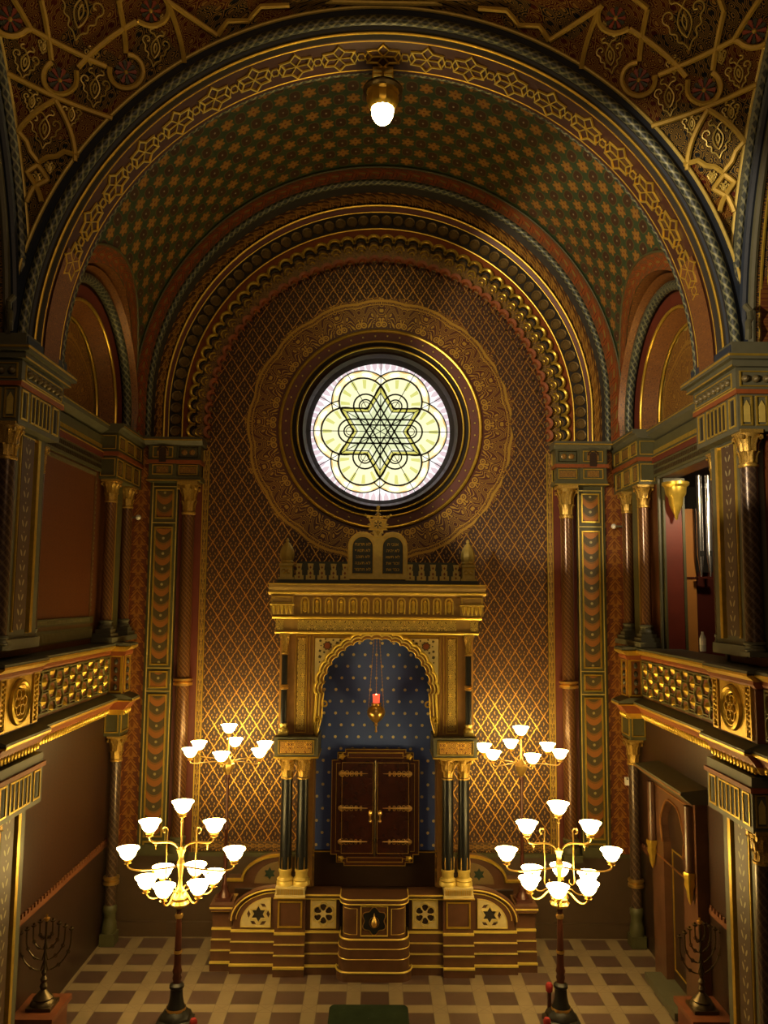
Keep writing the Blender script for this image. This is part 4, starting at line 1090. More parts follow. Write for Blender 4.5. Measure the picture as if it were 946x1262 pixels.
# spandrel lattice panels
for x in (-1,1):
    m=MB(); R=.965
    th0=math.asin((4.86-zA)/R) if 4.86-zA<R else pi/2
    out=[(x*.955,4.86),(x*.90,zA+0.2+0.0)]
    out=[(x*.955,4.86)]+[(x*R*cos(a),zA+R*sin(a)) for a in [math.acos(.955/R)+(math.asin(.84/R)-math.acos(.955/R))*i/10 for i in range(11)]]
    m.plate(out,[],fA(0),.022); m.build('spandrel_panel',cream,ark)
    m=MB(); c=(x*.765,4.745); fn=fA(.022)
    m.plate([(c[0]+(.075 if i%2 else .058)*cos(TAU*i/16),c[1]+(.075 if i%2 else .058)*sin(TAU*i/16)) for i in range(16)],[],fn,.006)
    for (dx,dz,w) in ((.11,.075,.024),(0.115,-.08,.024),(-.02,.0,0),(-.09,.085,.018),(-.15,.04,.03),(.115,-.17,.03),(.05,-.10,.02),(-.10,-.01,.016),(.03,.10,.016),(.10,0,.013),(-.2,.085,.02),(.118,-.25,.015)):
        if w: m.plate([(c[0]+x*(dx)+w*cos(TAU*i/4+.4),c[1]+dz+w*sin(TAU*i/4+.4)) for i in range(4)],[],fn,.005)
    m.build('dark_hole_patch',plain('lattice_hole_dark',(.06,.045,.02),.5),ark)  # darkness of the lattice holes is put on as raised dark patches
    m=MB(); m.plate([(c[0]+(.055 if i%2 else .04)*cos(TAU*i/16),c[1]+(.055 if i%2 else .04)*sin(TAU*i/16)) for i in range(16)],[],fA(.028),.006); m.build('spandrel_star',orangep,ark)
m=MB(); fn=fA(0)
m.box(-.985,-.973,12.822,12.84,3.45,4.9); m.box(.973,.985,12.822,12.84,3.45,4.9); m.box(-.985,.985,12.822,12.84,4.888,4.9); frame_on(m,fn,-.92,.92,4.875,4.885,.004,.01)
for x in (-1,1):
    frame_on(m,fn,x*1.165-.09,x*1.165+.09,3.42,4.90,.014,.02)
    m.box(x*1.03,x*1.04,12.82,12.84,3.42,4.9)
m.build('gilt_frame',gold,ark)
m=MB()
for x in (-1,1): m.box(x*1.165-.06,x*1.165+.06,12.825,12.84,3.46,4.86); m.cut()
m.build('filigree_strip',mk_arab('ark_filigree',(.16,.10,.03),(.80,.56,.12),7,'xz',.55,.5),ark)
# entablature
m=MB()
molx(m,[(14.0,5.52),(12.62,5.52),(12.56,5.58),(12.54,5.64),(12.54,5.70),(14.0,5.70)],-1.66,1.66)
m.box(-1.60,1.60,12.68,14.0,5.18,5.52); m.box(-1.56,1.56,12.72,14.0,4.95,5.18)
m.box(-1.63,-1.28,12.60,12.9,5.22,5.52); m.box(1.28,1.63,12.60,12.9,5.22,5.52)
m.build('entablature',plain('ark_cornice_brown',(.46,.30,.09),.42,.25,.25,10),ark)
m=MB()
molx(m,[(12.70,5.52),(12.60,5.54),(12.55,5.56),(12.55,5.575),(12.70,5.575)],-1.67,1.67)
molx(m,[(12.70,5.68),(12.53,5.68),(12.53,5.70),(12.70,5.70)],-1.665,1.665)
molx(m,[(12.8,5.16),(12.64,5.16),(12.62,5.18),(12.64,5.20),(12.8,5.20)],-1.61,1.61)
molx(m,[(12.8,4.93),(12.69,4.93),(12.68,4.95),(12.69,4.965),(12.8,4.965)],-1.57,1.57)
molx(m,[(12.8,5.36),(12.59,5.36),(12.58,5.385),(12.8,5.385)],-1.64,-1.27); molx(m,[(12.8,5.36),(12.59,5.36),(12.58,5.385),(12.8,5.385)],1.27,1.64)
for x in (-1,1): frame_on(m,FB(12.60),x*1.455-.16,x*1.455+.16,5.40,5.50,.01,.008)
for x in (-1,1):
    for k in range(5): m.lathe([(.001,5.22),(.02,5.27),(.028,5.33),(.028,5.36)],(x*1.455+(k-2)*.065,12.60,0),6)
m.build('gilt_cornice_lines',arkg,ark)
for k in range(13):
    x=-1.11+.185*k; m=MB(); fn=FB(12.68)
    m.strip([(x-.055,5.24),(x-.055,5.42)]+[(x-.055*cos(pi*i/8),5.42+.065*sin(pi*i/8)) for i in range(1,8)]+[(x+.055,5.42),(x+.055,5.24)],.030,fn,.035)
    m.lathe([(.001,5.25),(.034,5.28),(.024,5.36),(.034,5.42),(.001,5.46)],(x,12.67,0),8)
    n=m.build('arcade_niche',arkg,ark,True)
m=MB(); m.box(-1.22,1.22,12.705,12.72,4.985,5.14); m.cut()
for x in (-1,1): m.cut(); m.box(x*1.50-.06,x*1.50+.06,12.70,12.72,4.985,5.14)
m.build('pearl_frieze',mk_arab('ark_frieze',(.18,.12,.03),(.82,.62,.16),7,'xz',.55,.45),ark)
# columns of the ark
for x in (-1,1):
    c=MB(); c.lathe([(.048,3.56),(.045,4.60)],(x*1.415,12.76,0),14); c=c.build('upper_column',blackm,ark,True)
    q=MB(); capital(q,x*1.415,12.76,4.62,4.94,.045,0,.075); q.build('column_capital',capm,c,True)
    q=MB(); col_base(q,x*1.415,12.76,3.40,3.58,.045,0,.075); q.build('column_base',goldp,c,True)
    q=MB(); q.lathe([(.046,4.08),(.065,4.09),(.065,4.11),(.05,4.12),(.065,4.13),(.065,4.15),(.046,4.16)],(x*1.415,12.76,0),14); q.build('column_ring',brass,c,True)
    b=MB(); b.box(x*.87,x*1.53,12.60,13.3,3.10,3.39); b.build('impost_block',greyg,ark)
    q=MB(); q.box(x*.96,x*1.44,12.588,12.60,3.16,3.33); q.build('impost_filigree',mk_arab('impost_filigree',(.16,.05,.015),(.8,.48,.08),7,'xz',.5,.6),ark)
    q=MB(); q.box(x*.86,x*1.54,12.585,13.3,3.08,3.105); frame_on(q,FB(12.60),x*1.2-.27,x*1.2+.27,3.14,3.35,.012,.018); q.build('gilt_frame',gold,ark)
    for cx_ in (1.095,1.335):
        for cy_ in (12.72,):
            c=MB(); c.lathe([(.087,1.42),(.087,1.6),(.082,2.80)],(x*cx_,cy_,0),20); c=c.build('black_column',blackm,ark,True)
            q=MB(); capital(q,x*cx_,cy_,2.76,3.09,.08,0,.118); q.build('column_capital',capm,c,True)
            q=MB(); q.lathe([(.13,1.23),(.13,1.27),(.115,1.29),(.125,1.31),(.09,1.34),(.088,1.40),(.10,1.42),(.10,1.45),(.088,1.46)],(x*cx_,cy_,0),20); q.build('column_base',goldp,c,True)
            q=MB()
            for k in range(6): a=TAU*k/6; q.tube([(x*cx_+.09*cos(a),cy_+.09*sin(a),1.46),(x*cx_+.094*cos(a),cy_+.094*sin(a),1.56),(x*cx_+.091*cos(a),cy_+.091*sin(a),1.64)],.008,5,rs=[.012,.010,.003])
            q.build('leaf_collar',brass,c,True)
# doors
dY=13.36
m=MB(); fr=[(-.69,1.48),(-.69,2.92),(-.60,2.92),(-.60,3.04),(-.48,3.04),(-.48,3.09),(.48,3.09),(.48,3.04),(.60,3.04),(.60,2.92),(.69,2.92),(.69,1.48),(.60,1.48),(.60,1.36),(.48,1.36),(.48,1.31),(-.48,1.31),(-.48,1.36),(-.60,1.36),(-.60,1.48)]
m.plate(fr,[],FB(dY+.06),.10); df=m.build('door_surround',polred,ark)
m=MB(); fn=FB(dY-.04); m.strip(fr,.012,fn,.012,0,True)
m.strip([(p[0]*.90,(p[1]-2.2)*.935+2.2) for p in fr],.008,fn,.010,0,True)
m.strip([(-.44,2.96),(.44,2.96),(.44,3.04),(-.44,3.04)],.008,fn,.01,0,True); m.strip([(-.44,1.36),(.44,1.36),(.44,1.43),(-.44,1.43)],.008,fn,.01,0,True)
for x in (-1,1):
    for z in (2.98,1.42): m.lathe([(.05,0),(.045,-.015),(.02,-.02),(.001,-.03)],(x*.535,dY-.04,z),10,0,'y',0,(5,.2))
m.build('gilt_inlay',gold,df,True)
for x,nm in ((-1,'left'),(1,'right')):
    m=MB(); m.box(x*.008,x*.555,dY-.065,dY-.03,1.46,2.93); d=m.build('ark_door',plain('door_mahogany_'+nm,(.040,.010,.006),.25,0,.5,6,coat=.3),ark)
    q=MB(); frame_on(q,FB(dY-.065),x*.28-.25,x*.28+.25,1.5,2.89,.006,.006); q.build('door_inlay',gold,d)
    for z in (1.68,2.19,2.72):
        q=MB(); X0=x*.555; Y_=dY-.075
        q.tube([(X0,Y_,z),(x*.45,Y_,z),(x*.3,Y_,z),(x*.12,Y_,z)],.016,6,rs=[.022,.018,.013,.004])
        for k in range(5):
            r=.034-.005*k
            for sz in (-1,1): q.tube([(X0-x*(.03+.075*k)+r*cos(TAU*i/8),Y_,z+sz*.022+r*.7*sin(TAU*i/8)) for i in range(8)],.006,5,closed=True)
        q.lathe([(.04,0),(.035,-.015),(.001,-.02)],(X0-x*.01,Y_,z),10,0,'y')
        q.build('strap_hinge',brass,d,True)
    q=MB(); q.ball((x*.075,dY-.10,2.12),.03,8,sz=1.6); q.ball((x*.075,dY-.10,2.0),.026,8); q.box(x*.06,x*.09,dY-.09,dY-.06,1.98,2.14); q.build('door_handle',brass,d,True)
m=MB(); m.lathe([(.012,1.46),(.012,2.93)],(0,dY-.075,0),8); m.build('door_astragal',bronze,ark,True)
# roof, cresting, finials
m=MB(); m.box(-1.55,1.55,12.60,13.9,5.70,5.76); molx(m,[(12.95,5.76),(13.1,6.06),(13.9,6.06),(13.9,5.76)],-1.25,1.25)
m.build('ark_roof',plain('roof_dark_green',(.045,.048,.032),.5),ark)
for x in (-1,1):
    for k in range(5):
        cx_=x*(.505+.178*k)+.0; m=MB()
        prof=[(-.07,0),(-.07,.07),(-.045,.07),(-.045,.15),(-.03,.15),(-.045,.25),(.045,.25),(.03,.15),(.045,.15),(.045,.07),(.07,.07),(.07,0)]
        m.plate([(cx_+a,5.76+b) for a,b in prof],[],lambda a,b,d:(a,12.70+d,b),.04)
        m.build('cresting_ornament',goldp,ark)
        o_=ORG
    # dark inlays are carved in one piece per side
    m=MB()
    for k in range(5):
        cx_=x*(.505+.178*k)
        for z,r in ((5.95,.017),(5.86,.02),(5.80,.016)): m.plate([(cx_,z+r*1.5),(cx_-r,z),(cx_,z-r*1.2),(cx_+r,z)],[],lambda a,b,d:(a,12.695+d,b),.005)
    m.build('cresting_inlay',orangep,ark)
    f=MB(); cx_=x*1.42
    f.box(cx_-.12,cx_+.12,12.72,12.96,5.76,5.80); f.box(cx_-.095,cx_+.095,12.75,12.93,5.80,5.98); f.box(cx_-.11,cx_+.11,12.73,12.95,5.98,6.01)
    f.lathe([(.09,6.01),(.10,6.04),(.09,6.06),(.105,6.10),(.11,6.16),(.10,6.22),(.075,6.28),(.04,6.33),(.02,6.35),(.03,6.37),(.02,6.39),(.001,6.42)],(cx_,12.84,0),16,0,'z',0,(8,.04))
    fi=f.build('finial',goldp,ark,True)
    q=MB()
    for sx in (-1,1):
        q.tube([(cx_+sx*(.04+.03*cos(a/3.)),12.745,5.89+.03*sin(a/3.)) for a in range(0,17)],.008,5)
    q.box(cx_-.095,cx_+.095,12.742,12.75,5.95,5.97); q.build('finial_scroll',gold,fi)
# tablets
m=MB(); Yt=12.72
def arch2(cx_,w,z0,zt,n=14): return [(cx_-w,z0)]+[(cx_-w*cos(pi*i/n),zt-w+w*sin(pi*i/n)) for i in range(n+1)]+[(cx_+w,z0)]
tl=arch2(-.235,.162,5.86,6.44); tr_=arch2(.235,.162,5.86,6.44)
outl=[(-.46,5.78)]+[(-.235-.225*cos(pi*i/12),6.285+.225*sin(pi*i/12)) for i in range(10)]+[(0,6.42)]+[(.235-.225*cos(pi*i/12),6.285+.225*sin(pi*i/12)) for i in range(3,13)]+[(.46,5.78)]
m.plate(outl,[tl,tr_],lambda a,b,d:(a,Yt+d,b),.10)
tf=m.build('tablet_frame',goldp,ark)
m=MB(); fn=lambda a,b,d:(a,Yt-d,b)
m.strip(outl,.014,fn,.012,0,True); m.strip(tl,.012,fn,.010,0,True); m.strip(tr_,.012,fn,.010,0,True); m.build('tablet_moulding',gold,tf)
def text_mesh(body,size,name,mat,parent,loc,align='CENTER'):
    cu=bpy.data.curves.new('t','FONT'); cu.body=body; cu.size=size; cu.align_x=align; cu.extrude=.002
    to=bpy.data.objects.new('t',cu); COL.objects.link(to)
    dg=bpy.context.evaluated_depsgraph_get(); me=bpy.data.meshes.new_from_object(to.evaluated_get(dg))
    bpy.data.objects.remove(to); me.name=name
    for v in me.vertices:
        x,y,z=v.co; v.co=(loc[0]+x,loc[1]-z,loc[2]+y)
    if parent:
        o=ORG[parent]
        for v in me.vertices: v.co=v.co-Vector(o)
    me.materials.clear(); me.materials.append(mat)
    ob=bpy.data.objects.new(name,me); COL.objects.link(ob); ob.parent=parent; ORG[ob]=ORG[parent]; return ob
right_l=['אנכי ה','לא יהיה','לא תשא','זכור את','כבד את']; left_l=['לא תרצח','לא תנאף','לא תגנב','לא תענה','לא תחמד']
for x,L_ in ((-1,left_l),(1,right_l)):
    m=MB(); m.plate(tl if x<0 else tr_,[],lambda a,b,d:(a,Yt+.03+d,b),.03); t=m.build('stone_tablet',slate,tf)
    for k,w in enumerate(L_):
        try: text_mesh(w[::-1],.066,'inscription',gold,t,(x*.235,Yt+.026,6.30-.098*k))
        except Exception as e: print('text',e)
m=MB(); c=(0,6.63); fn=lambda a,b,d:(a,Yt-.01-d,b)
hexo=[(c[0]+(.175 if k%2==0 else .105)*sin(TAU*k/12),c[1]+(.175 if k%2==0 else .105)*cos(TAU*k/12)) for k in range(12)]
m.plate(hexo,[],lambda a,b,d:(a,Yt-.01+d,b),.03)
for k in range(6):
    a=TAU*k/6+pi/6; m.plate([(c[0]+.09*sin(a-.5),c[1]+.09*cos(a-.5)),(c[0]+.17*sin(a),c[1]+.17*cos(a)),(c[0]+.09*sin(a+.5),c[1]+.09*cos(a+.5))],[],lambda a_,b,d:(a_,Yt+d,b),.02)
m.lathe([(.05,6.78),(.02,6.82),(.018,6.86),(.03,6.88),(.03,6.92),(.01,6.93)],(0,Yt,0),10)
for sx in (-1,1): m.tube([(sx*.12,Yt,6.74),(sx*.17,Yt,6.75),(sx*.20,Yt,6.79),(sx*.215,Yt,6.76)],.018,6)
m.box(-.06,.06,Yt-.01,Yt+.06,6.36,6.52)
st=m.build('crowning_star',goldp,ark)
m=MB()
for t in (0,pi): m.strip([(c[0]+.15*sin(TAU*k/3+t),c[1]+.15*cos(TAU*k/3+t)) for k in range(3)],.016,fn,.012,0,True)
m.build('star_moulding',gold,st)
m=MB()
for k in range(6): a=TAU*k/6; m.strip([(c[0]+.018*sin(a),c[1]+.018*cos(a)),(c[0]+.062*sin(a),c[1]+.062*cos(a))],.014,fn,.006)
m.build('star_piercing',dark,st)
# sanctuary lamp
o=thing('sanctuary_lamp',(0,12.98,3.40),'hanging silver-gilt eternal lamp with red glass in front of the ark niche','lamp')
lx,ly=0,12.98
m=MB(); m.lathe([(.001,3.40),(.02,3.42),(.012,3.45),(.015,3.50),(.03,3.52),(.02,3.55),(.08,3.60),(.13,3.67),(.14,3.72),(.12,3.78),(.07,3.82),(.085,3.85),(.075,3.86)],(lx,ly,0),20,0,'z',0,(10,.03)); m.build('lamp_bowl',brass,o,True)
m=MB(); m.lathe([(.05,3.86),(.055,3.95),(.06,3.99),(.052,3.99),(.048,3.90)],(lx,ly,0),16); m.build('red_glass',ruby,o,True)
m=MB(); m.ball((lx,ly,3.96),.022,8,sz=1.6); m.build('candle_flame',flame,o,True)
for k in range(3):
    a=TAU*k/3+pi/2; m=MB(); p0=Vector((lx+.14*cos(a),ly+.14*sin(a),3.74)); p1=Vector((lx+.05*cos(a),ly+.05*sin(a),4.86))
    n=44
    for i in range(n):
        q=p0.lerp(p1,(i+.5)/n); m.tube([tuple(q+Vector((.006*cos(t) if i%2 else 0,0 if i%2 else .006*cos(t),.014*sin(t)))) for t in [TAU*j/6 for j in range(6)]],.0028,4,closed=True)
    m.build('chain',brass,o)
m=MB(); m.lathe([(.001,4.9),(.07,4.88),(.06,4.85),(.001,4.84)],(lx,ly,0),12); m.tube([(lx,ly,4.88),(lx,ly,4.98)],.01,6); m.build('ceiling_hook',brass,o,True)

# ================================================================== PODIUM
pod=thing('marble_podium',(0,13.2,0),'brown marble podium with gilt lines, pierced star panels and a rounded central pulpit','podium')
def coursed(x0,x1,y0,zt,name,par):
    """plinth with gold string courses on the front"""
    m=MB(); g=MB(); t=MB()
    for k,(za,zb,o_) in enumerate(((0,.13,.10),(.13,.28,.06),(.28,.42,.03),(.42,.57,.0),(.57,zt,-.03))):
        m.box(x0-.0,x1+.0,y0-o_,14.0 if name=='x' else y0+.35,za,zb)
    b=m.build(name,marb,par)
    for z,o_,h,mm in ((.13,.10,.022,g),(.57,.0,.022,g),(.28,.06,.010,t),(.42,.03,.010,t)):
        mm.box(x0-.004,x1+.004,y0-o_-.012,y0-o_+.03,z-h*.8,z+h*.2)
    g.build('gilt_course',plain('bright_gilt_line',(.75,.55,.10),.4,.5,.15,9),b) if name+'g' not in bpy.data.materials else None
    t.build('thin_course',goldp,b); return b
gl=bpy.data.materials.get('bright_gilt_line')
def coursed(x0,x1,y0,zt,name,par,yb=None):
    m=MB(); g=MB(); t=MB()
    for k,(za,zb,o_) in enumerate(((0,.13,.10),(.13,.28,.06),(.28,.42,.03),(.42,.57,.0),(.57,zt,-.03))):
        m.box(x0,x1,y0-o_,yb or y0+.35,za,zb)
    b=m.build(name,marb,par)
    for z,o_,h,mm in ((.13,.10,.026,g),(.57,.0,.026,g),(.28,.06,.010,t),(.42,.03,.010,t)):
        mm.box(x0-.004,x1+.004,y0-o_-.014,y0-o_+.03,z-h*.8,z+h*.2)
    g.build('gilt_course',goldb,b); t.build('thin_course',goldp,b); return b
goldb=plain('bright_gilt_line',(.78,.58,.12),.42,.35,.15,9)
m=MB(); m.box(-1.45,1.45,12.85,14.0,.3,.98); m.box(-2.2,2.2,13.45,14.0,0,.9); m.build('podium_deck',marbd,pod)
for x in (-1,1):
    XR=lambda a,b:(min(x*a,x*b),max(x*a,x*b))
    # rosette bay
    b=coursed(*XR(.52,1.02),12.68,1.06,'rosette_bay',pod)
    r=MB(); molx(r,[(12.95,1.05),(12.66,1.05),(12.62,1.08),(12.62,1.12),(12.95,1.12)],*XR(.50,1.03)); r.build('bay_coping',marb,b)
    r=MB(); r.box(*XR(.5,1.03),12.612,12.625,1.095,1.115); r.box(*XR(.5,1.03),12.655,12.70,1.03,1.045); r.build('gilt_course',goldb,b)
    fn=lambda a,b_,d:(a,12.708-d,b_); cx_,cz_=x*.755,.815; W=.19; Hh=.20
    holes=[]
    for k in range(6):
        a=TAU*k/6; h=[]
        for i in range(12):
            t=TAU*i/12; rr=.068*(1+.0*cos(t)); u_,v_=.045*sin(t)*(1+.35*cos(t)),.092+.052*cos(t)
            h.append((cx_+u_*cos(a)+v_*sin(a),cz_-u_*sin(a)+v_*cos(a)))
        holes.append(h)
    r=MB(); r.plate([(cx_-W,cz_-Hh),(cx_+W,cz_-Hh),(cx_+W,cz_+Hh),(cx_-W,cz_+Hh)],holes,fn,.03); pn=r.build('rosette_panel',cream,b)
    r=MB()
    for k in range(6):
        a=TAU*k/6; r.strip([(cx_+.105*sin(a)+.062*sin(a+t),cz_+.105*cos(a)+.062*cos(a+t)) for t in [radians(d_) for d_ in range(-125,126,18)]],.012,lambda a_,b_,d:(a_,12.678-d,b_),.012)
    frame_on(r,lambda a_,b_,d:(a_,12.678-d,b_),cx_-W,cx_+W,cz_-Hh,cz_+Hh,.014,.012); r.build('panel_tracery',goldp,pn)
    r=MB(); r.box(cx_-W+.01,cx_+W-.01,12.703,12.7095,cz_-Hh+.01,cz_+Hh-.01); r.build('panel_ground',marbd,b)
    # pier under the columns
    b=coursed(*XR(1.02,1.47),12.60,1.10,'column_pier',pod,13.1)
    r=MB(); r.box(*XR(1.02,1.47),12.54,13.0,1.08,1.12); r.box(*XR(1.03,1.46),12.56,12.95,1.12,1.23); r.build('pier_cap',cream,b)
    r=MB()
    for k in range(14): r.box(x*1.245-.19+k*.028,x*1.245-.19+k*.028+.012,12.548,12.56,1.13,1.21)
    r.build('cap_fluting',gold,b)
    r=MB(); frame_on(r,FB(12.63),x*1.245-.18,x*1.245+.18,.64,1.02,.024,.02); r.box(*XR(1.01,1.48),12.53,12.56,1.075,1.09); r.build('gilt_frame',orangep if 0 else gold,b)
    # wing with quarter arch
    b=coursed(*XR(1.47,2.12),12.70,.60,'arched_wing',pod)
    cv=[(x*(1.47+.63*cos(a)),.72+.41*sin(a)) for a in [pi/2*i/14 for i in range(15)]]
    r=MB(); r.plate([(x*1.47,.60)]+[(x*2.10,.60)]+cv,[],lambda a,b_,d:(a,12.73+d,b_),.3); r.build('wing_wall',marb,b)
    cv2=[(x*(1.45+.67*cos(a)),.72+.445*sin(a)) for a in [pi/2*i/14 for i in range(15)]]
    r=MB()
    r.strip(cv2,.09,lambda a,b_,d:(a,12.72-d+.01,b_),.045); r.build('wing_coping',marb,b)
    r=MB(); r.strip([(a*1.0,c_+.0) for a,c_ in cv2],.020,lambda a,b_,d:(a,12.675-d,b_),.014); r.cut(); r.strip([(x*(1.45+.60*cos(a)),.72+.385*sin(a)) for a in [pi/2*i/14 for i in range(15)]],.014,lambda a,b_,d:(a,12.728-d,b_),.02); r.build('gilt_course',goldb,b)
    # star panel : quarter-round plate with a pierced hexagram
    Q=[(x*1.54,.62)]+[(x*1.98,.62)]+[(x*(1.54+.44*cos(a)),.66+.37*sin(a)) for a in [pi/2*i/10 for i in range(11)]]
    sc=(x*1.72,.80); star=[(sc[0]+(.115 if k%2==0 else .066)*sin(TAU*k/12),sc[1]+(.115 if k%2==0 else .066)*cos(TAU*k/12)) for k in range(12)]
    hs=[star]
    for k in range(6):
        a=TAU*(k+.5)/6; 
        p=[(sc[0]+.155*sin(a+t)*q,sc[1]+.155*cos(a+t)*q) for t,q in ((-.38,1.0),(0,.74),(.38,1.0),(0,1.12))]
        if all(x*1.56<x*0+abs(px_)*1<1.96 and .635<pz_<.66+.345*sqrt(max(0,1-((abs(px_)-1.54)/.42)**2)) for px_,pz_ in p): hs.append(p)
    r=MB(); r.plate(Q,hs,lambda a,b_,d:(a,12.73-d,b_),.03); pn=r.build('star_panel',cream,b)
    r=MB(); r.strip(Q,.014,lambda a,b_,d:(a,12.70-d,b_),.012,0,True)
    r.strip([(sc[0]+(.14 if k%2==0 else .082)*sin(TAU*k/12),sc[1]+(.14 if k%2==0 else .082)*cos(TAU*k/12)) for k in range(12)],.010,lambda a,b_,d:(a,12.70-d,b_),.010,0,True); r.build('panel_tracery',goldp,pn)
    r=MB(); r.plate(star,[],lambda a,b_,d:(a,12.727-d,b_),.004); r.build('star_ground',dark,b)
    # end pier carrying the rear candelabrum
    b=coursed(*XR(2.12,2.42),12.78,.84,'end_pier',pod,13.15)
    r=MB(); r.box(*XR(2.10,2.44),12.70,13.18,.84,.93); r.build('pier_cap',marb,b)
    r=MB(); r.box(*XR(2.095,2.445),12.69,12.71,.875,.895); r.box(*XR(2.11,2.43),12.74,12.76,.815,.83); r.build('gilt_course',goldb,b)
    # rear wing behind
    cv=[(x*(1.45+.62*cos(a)),1.02+.36*sin(a)) for a in [pi/2*i/12 for i in range(13)]]
    r=MB(); r.plate([(x*1.45,.55),(x*2.35,.55),(x*2.35,1.02)]+cv,[],lambda a,b_,d:(a,13.50+d,b_),.3); b=r.build('rear_wing',marb,pod)
    r=MB(); r.strip([(x*2.36,1.03)]+[(x*(1.45+.64*cos(a)),1.03+.38*sin(a)) for a in [pi/2*i/12 for i in range(13)]],.05,lambda a,b_,d:(a,13.5-d,b_),.05); r.build('wing_coping',gold,b)
    r=MB(); r.strip([(x*2.36,.70),(x*2.05,.70)],.025,lambda a,b_,d:(a,13.5-d,b_),.03); r.build('gilt_course',goldb,b)
    sc=(x*1.66,1.13); Q=[(x*1.48,.98)]+[(x*(1.48+.42*cos(a)),.98+.33*sin(a)) for a in [pi/2*i/10 for i in range(11)]]
    star=[(sc[0]+(.10 if k%2==0 else .057)*sin(TAU*k/12),sc[1]+(.10 if k%2==0 else .057)*cos(TAU*k/12)) for k in range(12)]
    r=MB(); r.plate(Q,[star],lambda a,b_,d:(a,13.50-d,b_),.02); r.build('star_panel',plain('rear_panel_bronze',(.20,.13,.05),.5,.2),b)
    r=MB(); r.plate(star,[],lambda a,b_,d:(a,13.495-d,b_),.004); r.build('star_ground',plain('dark_green_ground',(.012,.03,.018),.5),b)
# pulpit
def pul(r_,n=14,y0=12.40,hw=.50,rc=.17):
    """plan outline of the rounded front at outward offset r_"""
    hw=hw+r_; y=y0-r_; rc=rc+r_*.5
    p=[(-hw,12.85)]
    for i in range(n+1): a=pi/2*i/n; p.append((-hw+rc*(1-cos(a)),y+rc*(1-sin(a))))
    for i in range(n+1): a=pi/2*(1-i/n); p.append((hw-rc*(1-cos(a)),y+rc*(1-sin(a))))
    p.append((hw,12.85)); return p
b=MB()
for za,zb,o_ in ((0,.13,.05),(.13,.30,.02),(.30,.44,.02),(.44,.56,.0),(.56,1.04,-.04),(1.04,1.12,.0)):
    P_=pul(o_); b.plate(P_,[],lambda a,b_,d,za=za,zb=zb:(a,b_,za+(zb-za)*d),1)
pu=b.build('pulpit_front',marb,pod,True)
g=MB()
for z,o_,r_ in ((.13,.05,.014),(.565,.0,.014),(1.05,-.0,.010),(1.115,.0,.011)):
    g.tube([(a,y,z) for a,y in pul(o_)],r_,6)
for z,o_ in ((.30,.02),(.44,.015)): g.tube([(a,y,z) for a,y in pul(o_+.003)],.006,5)
fp=lambda a,b_,d:(a,12.44-d,b_)
frame_on(g,fp,-.20,.20,.60,1.02,.012,.014)
for x in (-1,1): g.tube([(x*.25,12.44,.62),(x*.25,12.44,.98),(x*.36,12.445,.98),(x*.43,12.49,.98),(x*.455,12.57,.98),(x*.455,12.57,.62),(x*.43,12.49,.62),(x*.36,12.445,.62)],.006,5,closed=True)
g.build('gilt_course',goldb,pu)
g=MB(); g.plate([(.155*(1+.13*cos(6*t))*sin(t),.81+.165*(1+.13*cos(6*t))*cos(t)) for t in [TAU*i/48 for i in range(48)]],[],fp,.006); pe=g.build('pulpit_cartouche',blackm,pu)
g=MB(); g.strip([(.165*(1+.13*cos(6*t))*sin(t),.81+.175*(1+.13*cos(6*t))*cos(t)) for t in [TAU*i/48 for i in range(48)]],.012,fp,.014,0,True)
g.lathe([(.001,.72),(.03,.735),(.05,.77),(.045,.81),(.02,.85),(.012,.89),(.001,.93)],(0,12.43,0),12)
g.strip([(.07*sin(t),.79+.075*cos(t)) for t in [TAU*i/20 for i in range(20)]],.008,fp,.012,0,True)
g.build('flame_emblem',brass,pe,True)

# ================================================================== CANDELABRA
def shade(mb,x,y,z,r=.145):
    k=r/.145
    mb.lathe([(.045*k,z-.075*k),(.07*k,z-.06*k),(.10*k,z-.02*k),(.118*k,z+.03*k),(.145*k,z+.06*k),(.148*k,z+.068*k),(.138*k,z+.06*k),(.108*k,z+.02*k),(.06*k,z-.045*k),(.001,z-.05*k)],(x,y,0),18,0,'z',0,(8,.02))
def cup(mb,x,y,z,k=1):
    mb.lathe([(.008,z-.15*k),(.02*k,z-.14*k),(.05*k,z-.125*k),(.03*k,z-.115*k),(.045*k,z-.10*k),(.058*k,z-.085*k),(.05*k,z-.07*k)],(x,y,0),12,0,'z',0,(6,.12))
def bez(p,n=14):
    out=[]; 
    P_=[Vector(q) for q in p]
    for i in range(n+1):
        t=i/n; Q=list(P_)
        while len(Q)>1: Q=[a.lerp(b_,t) for a,b_ in zip(Q,Q[1:])]
        out.append(tuple(Q[0]))
    return out
